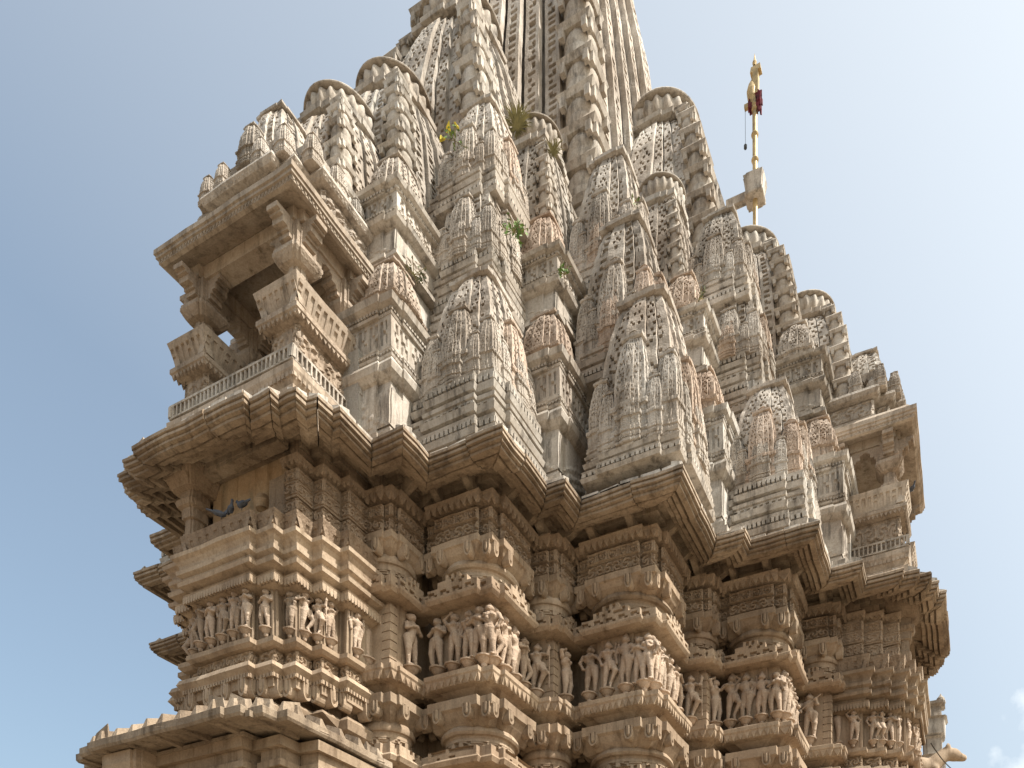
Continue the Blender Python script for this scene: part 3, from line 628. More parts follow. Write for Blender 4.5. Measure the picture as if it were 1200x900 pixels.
# loggia: side piers of stepped blocks, back wall, floor
BHS = [(.84, 7.79), (1.05, 7.79), (1.05, 7.52), (1.22, 7.52), (1.22, 7.22), (1.36, 7.22), (1.36, 6.7), (.84, 6.7)]
for sgn in (1, -1):
    pl = [(sgn*p, -q) for p, q in BHS]; pl = pl if sgn > 0 else pl[::-1]
    if sgn > 0: pl = pl  # ccw
    b = B(); sweep(b, pl, [(6.7, -.04), (7.9, -.04), (8.03, -.04)], step=.4)
    for z0, z1, fn in ((7.02, 7.2, f_fol), (7.26, 7.42, f_fol), (7.44, 7.60, f_heart)):
        sweep(b, pl, [(z0-.03, -.05), (z0-.02, .0), (z1+.01, .0), (z1+.02, -.05)])
        for p0, p1 in edges_of(pl, .018):
            Lg = np.linalg.norm(p1-p0)
            if Lg > .09 and min(p0[1], p1[1]) < -6.9: fn(b, p0, p1, Lg, z0, z1)
    sweep(b, pl, [(7.66, -.05), (7.70, .04), (7.76, .05), (7.80, 0), (7.84, -.05)]); teeth(b, pl, .04, 7.71, .07, .06, .03, 'tri')
    bh_parts.append(('stepped_side_pier', b.mesh('stepped_side_pier', 'wallc')))
b = B(); box(b, -.62, .84, -7.70, -7.5, 6.6, 8.02); lathe(b, [(.001, 7.30), (.09, 7.33), (.12, 7.42), (.07, 7.52), (.001, 7.56)], 14, (.33, -7.70)); bh_parts.append(('plaster_back_wall', b.mesh('plaster_back_wall', 'plaster')))
b = B(); box(b, .52, .83, -7.76, -7.69, 6.9, 7.62); relief(b, flat((.55, -7.765), (.80, -7.765), 6.98, 7.34), lambda u, v: np.where((u-.5)**2+(v-.5)**2 < .22, np.clip(.5+np.cos(26*np.sqrt((u-.5)**2+(v-.5)**2)+3*np.arctan2(v-.5, u-.5)), 0, 1), .1), 30, 30, .03); bh_parts.append(('medallion_panel', b.mesh('medallion_panel', 'wallc')))
b = B(); box(b, -.84, .84, -7.9, -7.25, 6.62, 6.74); bh_parts.append(('loggia_floor', b.mesh('loggia_floor', 'wall')))
b = B()
for sgn in (-1,):
    x = sgn*.78
    sweep(b, [(x+u, y-7.86) for u, y in square(.10, .015)], [(6.9, .0), (7.15, 0), (7.16, -.02), (7.36, -.02), (7.37, .01), (7.5, .01), (7.52, .05), (7.58, .07), (7.60, .03), (7.72, .03), (7.73, .10), (7.80, .13), (7.86, .16), (8.0, .2)])
bh_parts.append(('loggia_pillar', b.mesh('loggia_pillar', 'wallc')))
b = B(); box(b, -.9, .9, -7.96, -7.80, 7.88, 8.0); box(b, -.62, .62, -7.6, -7.5, 7.92, 8.0); bh_parts.append(('lintel', b.mesh('lintel', 'eave')))
for arm in (0, 1):
    o = part('central_projection', bh_parts[0][1], loc=(0, 0, EYE), rz=ARM[arm])
    for nm, me in bh_parts[1:]: ob(nm, me, o)
    figs = []
    for x in (-.42, -.21, 0, .21, .42): figs.append((x, -7.97, 0))
    for sg in (1, -1):
        figs += [(sg*.67, -7.87, 0), (sg*.92, -7.72, 0), (sg*1.13, -7.47, 0), (sg*1.0, -7.64, sg), (sg*1.17, -7.37, sg), (sg*1.31, -7.05, sg), (sg*.77, -7.845, sg)]
    for x, y, s in figs[:]:
        if s and abs(x) < .8: continue
        if (arm == 0 and s == -1) or (arm == 1 and s == 1): continue
        place_fig(o, (x, y), s*math.pi/2, 5.54, .54, None)

# ------------------------------------------------------------------ porch roof low on the left arm (and its twin)
PR = [(1.20, 8.95), (1.20, 8.90), (1.45, 8.90), (1.45, 8.80), (1.68, 8.80), (1.68, 8.6), (1.84, 8.6), (1.84, 6.9)]
PRP = closed(PR, 0)
b = B(); sweep(b, PRP, [(3.98, -.9), (3.90, -.3), (3.87, -.02), (3.90, 0), (3.98, 0), (4.0, -.03), (4.08, -.3), (4.35, -.9)], step=.3)
porch_top = b.mesh('porch_roof', 'eave')
bc = B()
for p0, p1 in edges_of(PRP, -.06):
    Lg = np.linalg.norm(p1-p0)
    if p0[1] > -6.95 and p1[1] > -6.95: continue
    u = (p1-p0)/Lg; n_ = np.array([u[1], -u[0]]); k = max(1, round(Lg/.30))
    for i in range(k):
        c = p0+u*Lg*(i+.5)/k; bb = B(); w_ = min(.07, Lg*.4)
        q = [c-u*w_, c+u*w_, c+u*w_*.9-n_*.25, c-u*w_*.9-n_*.25]
        V = [(*(x+n_*.06), 3.93) for x in q[:2]]+[(*x, 4.0) for x in q[2:]]+[(*(c-u*w_*.2), 4.11), (*(c+u*w_*.2), 4.11), (*(c+u*w_*.2-n_*.22), 4.2), (*(c-u*w_*.2-n_*.22), 4.2)]
        bc.add(V, [(0, 1, 5, 4), (1, 2, 6, 5), (2, 3, 7, 6), (3, 0, 4, 7), (4, 5, 6, 7)])
bc = bc.mesh('roof_merlon', 'eave', wa=2)
bw = B()
for x0, x1, q in ((-.40, .95, 8.45), (1.12, 1.40, 8.30), (1.46, 1.70, 8.02)):
    box(bw, x0, x1, -q, -6.5, -EYE, 3.5); box(bw, x0-.05, x1+.05, -q-.05, -6.5, 3.5, 3.58); box(bw, x0-.02, x1+.02, -q-.02, -6.5, 3.58, 3.72); box(bw, x0-.09, x1+.09, -q-.09, -6.5, 3.72, 3.84)
for i in range(6): box(bw, -.3+i*.2, -.17+i*.2, -8.465, -8.4, 2.6, 3.35)
bp_ = B()
for (x, y) in ((-.85, -8.45), (-1.45, -8.2)):
    sweep(bp_, [(x+u, y+v) for u, v in square(.16, .03)], [(-EYE, .02), (2.6, 0), (2.65, .06), (2.8, .06), (2.82, 0), (3.1, 0), (3.2, .07), (3.3, .09), (3.34, .04), (3.5, .04), (3.58, .12), (3.72, .17), (3.86, .17)])
bb_ = B(); box(bb_, -1.55, 1.1, -8.56, -8.3, 3.84, 3.88); box(bb_, 1.15, 1.45, -8.0, -7, 3.72, 3.87); box(bb_, -1.5, -1.2, -8.0, -7, 3.72, 3.87)
for i in range(7): x = -1.5+i*.5; box(bb_, x-.035, x+.035, -8.85, -8.15, 3.86, 3.93)
mw_, mp_, mb_ = bw.mesh('porch_wall', 'wall'), bp_.mesh('porch_pillar', 'wall'), bb_.mesh('porch_beam', 'eave')
for arm in (0, 1):
    o = part('porch', porch_top, loc=(0, 0, EYE), rz=ARM[arm], label='low porch with a flat stone roof edged by small merlons')
    ob('roof_merlon', bc, o, kind='stuff'); ob('wall', mw_, o); ob('pillar', mp_, o); ob('beam', mb_, o)

# ------------------------------------------------------------------ spires
def amalaka(b, r, z, h, c=(0, 0), n=72, ribs=24, plate=True):
    """ribbed crown: recessed neck, swelling ribs, flat rim slab and low dome"""
    lathe(b, [(r*.70, z-h*.6), (r*.68, z+h*.1)], 24, c)
    lathe(b, [(r*.66, z-h*.05, 0), (r*.80, z+h*.02), (r*.93, z+h*.22), (r*.97, z+h*.45), (r*.95, z+h*.66), (r*.88, z+h*.76), (r*.7, z+h*.78, 0)], n, c, ribs, .09)
    lathe(b, [(r*.80, z+h*.76), (r*.99, z+h*.765), (r*1.0, z+h*.80), (r*.98, z+h*.85), (r*.92, z+h*.90), (r*.6, z+h*1.02), (r*.2, z+h*1.12), (.001, z+h*1.13)], 40, c)
def curve(pts):
    zz = np.array([p[0] for p in pts]); ww = np.array([p[1] for p in pts]); return lambda z: np.interp(z, zz, ww)
def lat_body(b, wz, z0, z1, strips, cell, depth, seed=0, step_off=None, core=.80):
    """four curved sides, each of strips (a, b, off, carved)"""
    rows = max(4, int((z1-z0)/cell))
    for k in range(4):
        ca, sa = math.cos(k*math.pi/2), math.sin(k*math.pi/2)
        for i, (fa, fb, off, carved) in enumerate(strips):
            wm = float(wz((z0+z1)/2)); cols = max(2, int((fb-fa)*wm/cell))
            def S(u, v, d):
                z = z0+v*(z1-z0); w_ = wz(z); x = (fa+(fb-fa)*u)*w_; y = -(off*w_-d)
                return np.column_stack([x*ca-y*sa, x*sa+y*ca, z])
            H = lattice(rows, cols, seed+i*5+k) if carved else np.ones((max(4, rows//4), 1))
            if carved == 2: H = np.ones((rows, cols)); H[::3, :] = (np.arange(cols) % 2)
            blocks(b, S, H, depth)
    rr = 8; V = []; 
    zs = np.linspace(z0, z1, rr)
    sq = np.array([(-1, -1), (1, -1), (1, 1), (-1, 1)])*core
    V = np.concatenate([np.column_stack([sq*wz(z), np.full(4, z)]) for z in zs]); i = np.arange(4); j = (i+1) % 4
    b.add(V, np.concatenate([np.stack([k*4+i, k*4+j, (k+1)*4+j, (k+1)*4+i], 1) for k in range(rr-1)]))
    b.add([(*(p*wz(z1)), z1) for p in sq/core*.9], [(0, 1, 2, 3)])
# miniature shrine top: unit half width 1, base at z=0, height hh
def kuta(hh, w0=1.0, cell=.066, seed=0, baseh=.30):
    zb = hh*baseh; b = B()
    st = square(.90, .07, .58, .06, .30)
    pr_ = [(-.30, -.02), (-.28, .04), (-.20, .05), (-.18, -.01), (-.12, -.01), (-.10, .06), (-.03, .07), (-.01, .0), (.03, .0), (.06, .08), (.11, .08), (.13, .03), (.18, .05), (.22, .05), (.24, -.02), (zb-.20, -.03), (zb-.17, .03), (zb-.10, .09), (zb-.05, .09), (zb-.02, .0), (zb, -.08)]
    sweep(b, st, pr_)
    for p0, p1 in edges_of(st, .0):
        Lg = np.linalg.norm(p1-p0)
        if Lg < .2: continue
        if zb-.48 > .1: relief(b, flat(p0, p1, .25, zb-.21), h_foliage(max(1, Lg*3), int(Lg*91)+seed), max(5, int(Lg*16)), 12, .05)
    teeth(b, st, .085, zb-.10, .12, .07, .05, 'box'); teeth(b, st, .055, -.10, .12, .06, .05, 'box')
    wz = curve([(0, .94), (.2, .94), (.42, .89), (.6, .80), (.76, .68), (.9, .53), (1.0, .40)])
    f = lambda z: wz((z-zb)/(hh*.97-zb))*1.0
    lat_body(b, f, zb-.02, hh*.90, [(-.88, -.60, .88, 1), (-.57, -.30, .95, 1), (-.27, .27, 1.03, 1), (.30, .57, .95, 1), (.60, .88, .88, 1)], cell, .06, seed)
    wt = float(f(hh*.90)); sweep(b, square(wt*1.02, wt*.05, .6), [(hh*.89, -.02), (hh*.90, .05), (hh*.925, .05), (hh*.93, -.05)])
    amalaka(b, wt*.80, hh*.945, hh*.05, n=36, ribs=18)
    return b.mesh('miniature_spire', 'spirec', wa=3.0)
KU = [kuta(2.9, seed=1), kuta(3.4, seed=4, baseh=.26), kuta(2.4, seed=2, baseh=.34), kuta(2.9, seed=11, baseh=.34), kuta(3.4, seed=14, baseh=.30, cell=.08), kuta(2.4, seed=12, baseh=.30, cell=.08)]
KV = [0]
KUO = [m.copy() for m in KU]
for m in KUO: m.materials.clear(); m.materials.append(M['orange'])
def kmesh(i, orange=False): KV[0] += 1; return (KUO if orange else KU)[i % 3+3*((KV[0]*7//3) % 2)]
def cluster(parent, cx, cy, z0, h, half, seed=0, minis=True):
    """main miniature spire with smaller ones engaged on its faces and corners"""
    rs = random.Random(seed)
    H0 = {0: 2.9, 1: 3.4, 2: 2.4}
    J = lambda: rs.uniform(.94, 1.06)
    ob('miniature_spire', kmesh(1), parent, (cx, cy, z0), rs.randrange(4)*math.pi/2, (half, half, h/H0[1]))
    if not minis: return
    for k in range(4):
        x, y = rot(0, -half*.80, k*math.pi/2); s = half*.44
        ob('miniature_spire', kmesh(0, rs.random() < .3), parent, (cx+x, cy+y, z0-.005), (k+rs.randrange(4))*math.pi/2, (s, s, h*.62/2.9*J()))
        x, y = rot(0, -half*1.0, k*math.pi/2); s = half*.31
        ob('miniature_spire', kmesh(2, rs.random() < .4), parent, (cx+x, cy+y, z0-.01), (k+rs.randrange(4))*math.pi/2, (s, s, h*.36/2.4*J()))
        x, y = rot(half*.80, -half*.80, k*math.pi/2); s = half*.30
        ob('miniature_spire', kmesh(0, rs.random() < .25), parent, (cx+x, cy+y, z0-.008), rs.randrange(4)*math.pi/2, (s, s, h*.47/2.9*J()))
        x, y = rot(half*.80, -half*.80, k*math.pi/2)
        for q in (-1, 1):
            x, y = rot(q*half*.55, -half*.98, k*math.pi/2)
            ob('miniature_spire', kmesh(2), parent, (cx+x, cy+y, z0-.012), 0, (half*.22, half*.22, h*.33/2.4))
def mouldings(b, poly, z0, z1, n=None):
    """banded base of repeated ledges, dentils and pierced rows"""
    n = n or max(1, round((z1-z0)/.30)); h = (z1-z0)/n; pr_ = []
    for i in range(n):
        z = z0+i*h; o_ = -.03*i
        pr_ += [(z, o_-.06), (z+h*.05, o_+.03), (z+h*.30, o_+.05), (z+h*.34, o_-.02), (z+h*.60, o_-.03), (z+h*.64, o_+.02), (z+h*.78, o_+.03), (z+h*.84, o_-.03), (z+h*.99, o_-.05)]
    sweep(b, poly, pr_, step=.5)
    for i in range(n):
        z = z0+i*h; o_ = -.03*i
        if i % 2 == 0: teeth(b, poly, o_+.035, z+h*.64, .07, h*.22, .05, 'box')
        else:
            for p0, p1 in edges_of(poly, o_+.0):
                Lg = np.linalg.norm(p1-p0)
                if Lg < .12: continue
                k = max(3, int(Lg/.05)); H = np.ones((3, k)); H[1] = np.arange(k) % 2; blocks(b, flat(p0, p1, z+h*.36, z+h*.60), H, .035)
def tier_small(hh, a):
    """narrow box tier: moulded foot, plain die with triangular relief, roll, panelled frieze, ledge (height hh)"""
    b = B(); sq = square(a, .03, .62); k = hh
    sweep(b, sq, [(0, .10), (.05*k, .10), (.06*k, .05), (.10*k, .06), (.11*k, .0), (.15*k, -.01)], step=.4); teeth(b, sq, .045, .10*k, .06, .05, .03, 'box')
    sweep(b, sq, [(.15*k, -.02), (.46*k, -.02), (.47*k, .02), (.50*k, .08), (.54*k, .10), (.57*k, .07), (.59*k, .0), (.60*k, .04), (.615*k, .05), (.62*k, .02), (.64*k, .03), (.655*k, .05), (.66*k, 0), (.66*k, -.03), (.88*k, -.03), (.885*k, .03), (.90*k, .04), (.905*k, .01), (.92*k, .02), (.935*k, .07), (.945*k, .10), (.985*k, .12), (.99*k, .09), (1.01*k, .04)], step=.4); teeth(b, sq, .05, .925*k, .05, .035, .03, 'box'); teeth(b, sq, .055, .64*k, .05, .03, .03, 'tri')
    for p0, p1 in edges_of(square(a), .005):
        Lg = np.linalg.norm(p1-p0)
        for zz0, zz1, kind in ((.67*k, .89*k, 0), (.16*k, .40*k, 1)):
            if kind == 0:
                kk = max(5, int(Lg/.045)); H = np.ones((7, kk)); H[1:6] = np.arange(kk) % 2; H[3] = (np.arange(kk) % 4 > 1); H[:, kk//3] = 1; blocks(b, flat(p0*1.03, p1*1.03, zz0, zz1), H, .03)
            else:
                def tri(u, v):
                    x = np.abs(u-.5)*2; e = (v < .9*(1-x*1.25)+.08); return np.where(e, .55+.45*np.clip(np.sin(30*u)*np.sin(22*v)*2, -1, 1), 0)
                relief(b, flat(p0*1.035, p1*1.035, zz0, zz1), tri, 26, 20, .022)
    return b
TS1 = tier_small(2.05, .55).mesh('tier', 'spire'); TS2 = tier_small(1.15, .52).mesh('tier', 'spire')
def tier_large(hh, a, n=None):
    b = B(); mouldings(b, square(a, .07, .62), 0, hh, n); return b
TL = {}
def tl(h, a):
    k = (round(h, 2), a)
    if k not in TL: TL[k] = tier_large(h, a).mesh('moulded_base', 'spire')
    return TL[k]
def fill(b, cx, cy, a, z0, z1): sweep(b, [(cx+x, cy+y) for x, y in square(a)], [(z0, 0), (z1, 0)], step=1)
def rough(b, poly, z0, z1, scale0, scale1):
    n = 7; P = np.array(refine(poly, .45)); m = len(P); zs = np.linspace(z0, z1, n*2)
    V = np.concatenate([np.column_stack([P*(scale0+(scale1-scale0)*(z-z0)/(z1-z0)), np.full(m, z)]) for z in zs]); i = np.arange(m); j = (i+1) % m
    b.add(V, np.concatenate([np.stack([k*m+i, k*m+j, (k+1)*m+j, (k+1)*m+i], 1) for k in range(len(zs)-1)]))
# rough masonry mass between the stacks
MASS = full([(1.3, 6.9), (1.3, 6.5), (1.6, 6.5), (1.6, 5.9), (2.8, 5.9), (2.8, 5.0), (3.2, 5.0), (3.2, 4.5), (4.5, 4.5)])
b = B(); SEC = [(8.1, 9.7, 1.02), (9.7, 11.3, .965), (11.3, 12.5, .895), (12.5, 13.5, .81), (13.5, 14.3, .70)]
for z0, z1, k in SEC: sweep(b, [(x*k, y*k) for x, y in MASS], [(Z(z0)-.1, 0), (Z(z1), 0)], step=.7)
mas = part('rough_masonry', b.mesh('rough_masonry', 'grey', wa=3), label='rough grey masonry filling between the clustered spires')
STN = []
for i in range(6):
    rs = np.random.RandomState(i); b = B(); V = np.array([(x, y, z) for x in (-.5, .5) for y in (0, .5) for z in (-.5, .5)], float); V[:, 0] += rs.uniform(-.06, .06, 8); V[:, 2] += rs.uniform(-.06, .06, 8); V[:, 1] += rs.uniform(-.08, .08, 8)
    b.add(V, BOXQ); STN.append(b.mesh('masonry_stone', 'grey' if i % 3 else 'spire', wa=0))
rs = random.Random(5); cnt = 0
for z0, z1, k in SEC:
    for p0, p1 in edges_of([(x*k, y*k) for x, y in MASS], 0):
        Lg = np.linalg.norm(p1-p0); u = (p1-p0)/Lg; n_ = np.array([u[1], -u[0]]); mid = (p0+p1)/2
        if Lg < .25 or not (mid[0] > 1 and mid[1] < -1) or (n_[1] > .5 or n_[0] < -.5): continue
        z = z0
        while z < z1-.05:
            h = min(rs.uniform(.26, .36), z1-z); x = 0
            while x < Lg-.05:
                w_ = min(rs.uniform(.30, .52), Lg-x)
                if cnt < 298:
                    c = p0+u*(x+w_/2)-n_*.0; ob('masonry_stone', STN[cnt % 6], mas, (c[0]-n_[0]*-.02, c[1]-n_[1]*-.02, Z(z+h/2)), math.atan2(u[1], u[0]), (w_*.97, .12, h*.95)); cnt += 1
                x += w_
            z += h
def stack(name, loc): o = part(name, None, loc=loc); return o
for arm in (0, 1):
    a = ARM[arm]
    for sgn in (1, -1):
        vis = (sgn == 1) if arm == 0 else (sgn == -1)
        def at(p, q): return rot(sgn*p, -q, a)
        # wide stack on the large pier
        x, y = at(2.55, 5.92); o = part('spire_stack', tl(1.0, .70), loc=(x, y, Z(8.2)))
        def sub(nm, me, X, Y, Zz): ob(nm, me, o, (X-x, Y-y, Zz-Z(8.2)))
        cluster(o, 0, 0, 1.0, 1.95, .56, 1+arm)
        X, Y = at(2.06, 5.22); sub('moulded_base', tl(1.45, .64), X, Y, Z(10.5)); cluster(o, X-x, Y-y, 3.75, 1.60, .50, 5+arm)
        X, Y = at(1.90, 4.92); sub('moulded_base', tl(.5, .62), X, Y, Z(12.95)); cluster(o, X-x, Y-y, 5.25, 1.75, .50, 8+arm)
        # narrow stack on the nandi pier
        x, y = at(1.28, 6.42); o = part('narrow_stack', TS1, loc=(x, y, Z(8.22))); 
        X, Y = at(1.42, 6.50); ob('miniature_spire', kmesh(0, True), o, (X-x, Y-y, 2.07), 0, (.36, .36, 1.0/2.9))
        X, Y = at(1.04, 6.06); ob('tier', TS2, o, (X-x, Y-y, 3.06)); X, Y = at(1.12, 6.08); ob('miniature_spire', kmesh(0), o, (X-x, Y-y, 4.22), 0, (.34, .34, 1.0/2.9))
        if vis:
            x, y = at(2.97, 4.84); o = part('narrow_stack', TS1, loc=(x, y, Z(8.215)))
            X, Y = at(3.08, 4.92); ob('miniature_spire', kmesh(0, True), o, (X-x, Y-y, 2.07), 0, (.36, .36, 1.05/2.9))
            X, Y = at(2.72, 4.46); ob('tier', TS2, o, (X-x, Y-y, 2.97)); X, Y = at(2.76, 4.5); ob('miniature_spire', kmesh(0, True), o, (X-x, Y-y, 4.13), 0, (.34, .34, 1.1/2.9))
for sx in (1,):
    x, y = sx*4.62, -4.62; o = part('corner_stack', tl(.45, .72), loc=(x, y, Z(8.2)))
    cluster(o, 0, 0, .45, 2.6, .64, 21)
    ob('moulded_base', tl(.6, .74), o, (-sx*.64, .64, 2.0)); cluster(o, -sx*.62, .62, 2.55, 2.55, .59, 24)
    ob('moulded_base', tl(.5, .67), o, (-sx*1.12, 1.12, 4.1)); cluster(o, -sx*1.10, 1.10, 4.55, 2.4, .54, 27)
# large curvilinear spires
def column_units(b, wz, z0, z1, frac, unit, sides=(0,)):
    """ribbed corner column: square slabs alternating with round discs"""
    z = z0
    while z < z1-.1:
        u = min(unit, z1-z); w_ = float(wz(z+u*.5)); c = w_*frac/2
        for k in sides:
            x, y = rot(w_-c, -(w_-c), k*math.pi/2)
            s = [(x+p, y+q) for p, q in square(c)]
            sweep(b, s, [(z+u*.66, -c*.30), (z+u*.70, .0), (z+u*.84, .03*c/.2), (z+u*.92, .0), (z+u*.99, -c*.35)])
            for fx in (-.75, .75):
                for sd in (0, 1):
                    px, py = rot(fx*c, -c*.97, k*math.pi/2+sd*math.pi/2)
                    box(b, x+px-c*.16, x+px+c*.16, y+py-c*.16, y+py+c*.16, z+u*.48, z+u*.72)
            lathe(b, [(c*.93, z+u*.02), (c*.99, z+u*.10), (c*.99, z+u*.26), (c*.92, z+u*.30), (c*.92, z+u*.36), (c*.98, z+u*.42), (c*.98, z+u*.56), (c*.90, z+u*.58), (c*.88, z+u*.67), (c*.5, z+u*.70)], 20, (x, y))
        z += u
def shikhara(name, cx, cy, pts, zneck, frac, unit, cell, strips, ring_r, ring_h, rz=0, seed=0, label=None, depth=.045, base=None):
    wz = curve(pts); z0 = pts[0][0]; b = B()
    lat_body(b, wz, z0, zneck, strips, cell, depth, seed, core=.9)
    o = part(name, b.mesh(name, 'spirec'), loc=(cx, cy, EYE), rz=rz)
    if label: o['label'] = label
    b = B(); column_units(b, wz, z0, zneck, frac, unit); cm = b.mesh('ribbed_corner_column', 'spire', 30)
    for k in range(4): ob('ribbed_corner_column', cm, o, rz=k*math.pi/2)
    wn = float(wz(zneck)); b = B(); sweep(b, square(wn*1.0, wn*.07, .62, wn*.06, .3), [(zneck-.03, -.03), (zneck, .04), (zneck+.08, .05), (zneck+.09, -.06), (zneck+.14, -.10)], step=.4)
    lathe(b, [(ring_r*.75, zneck+.1), (ring_r*.70, zneck+.2), (ring_r*.75, zneck+ring_h*.5)], 32)
    ob('neck_slab', b.mesh('neck_slab', 'spire'), o)
    b = B(); amalaka(b, ring_r, zneck+.10+ring_h*.25, ring_h, n=160, ribs=20)
    
    ob('ribbed_crown_disc', b.mesh('ribbed_crown_disc', 'spire', 40), o)
    return o
def strips(frac, n=2, centre=.26, proud=1.06, step=.045):
    """carved strips between the corner columns"""
    e = 1-frac; out = [(-centre, centre, proud, 1)]
    xs = np.linspace(centre, e, n+1)
    for i in range(n):
        g = .014; off = proud-.06-step*i
        out += [(xs[i]+g, xs[i+1]-g, off, 1), (-xs[i+1]+g, -xs[i]-g, off, 1)]
    return out
for arm in (0, 1):
    a = ARM[arm]
    def P(p, q): return rot(p, -q, a)
    x, y = P(0, 6.06); shikhara('half_spire', x, y, [(11.3, 1.02), (12.3, .97), (13.4, .84), (13.9, .68), (14.2, .48)], 14.15, .34, .36, .050, strips(.34, 2, .22), .56, .40, seed=1)
    x, y = P(0, 4.90); shikhara('half_spire', x, y, [(12.4, 1.30), (13.4, 1.25), (14.8, 1.04), (15.5, .80), (15.9, .54)], 15.8, .33, .38, .054, strips(.33, 2, .22), .63, .46, seed=3)
    x, y = P(0, 3.05); shikhara('half_spire', x, y, [(13.5, 1.80), (15, 1.72), (17, 1.45), (18.4, 1.10), (19.0, .88), (19.4, .66)], 19.25, .33, .60, .064, strips(.33, 3, .2), .80, .58, seed=5)
    x, y = P(0, 7.15); ob('miniature_spire', kmesh(1), temple, (x, y, Z(12.2)), 0, (.42, .42, 1.25/3.4))
    s_ = 1 if arm == 0 else -1
    x, y = P(s_*2.2, 3.85); shikhara('half_spire', x, y, [(12.6, .72), (13.4, .67), (14.6, .52), (15.1, .42), (15.4, .34)], 15.3, .42, .32, .050, strips(.42, 1, .25), .46, .34, seed=7)
shikhara('main_spire', 0, 0, [(13.5, 3.10), (15, 2.93), (16, 2.80), (17.9, 2.65), (19.3, 2.52), (20, 2.45), (22, 2.2), (24, 1.85), (26, 1.4), (27, 1.1)], 26.8, .26, .80, .072,
         strips(.26, 4, .13, 1.17, .05), 1.4, 1.0, seed=9, depth=.06, label='great central spire with deeply pierced lattice strips')

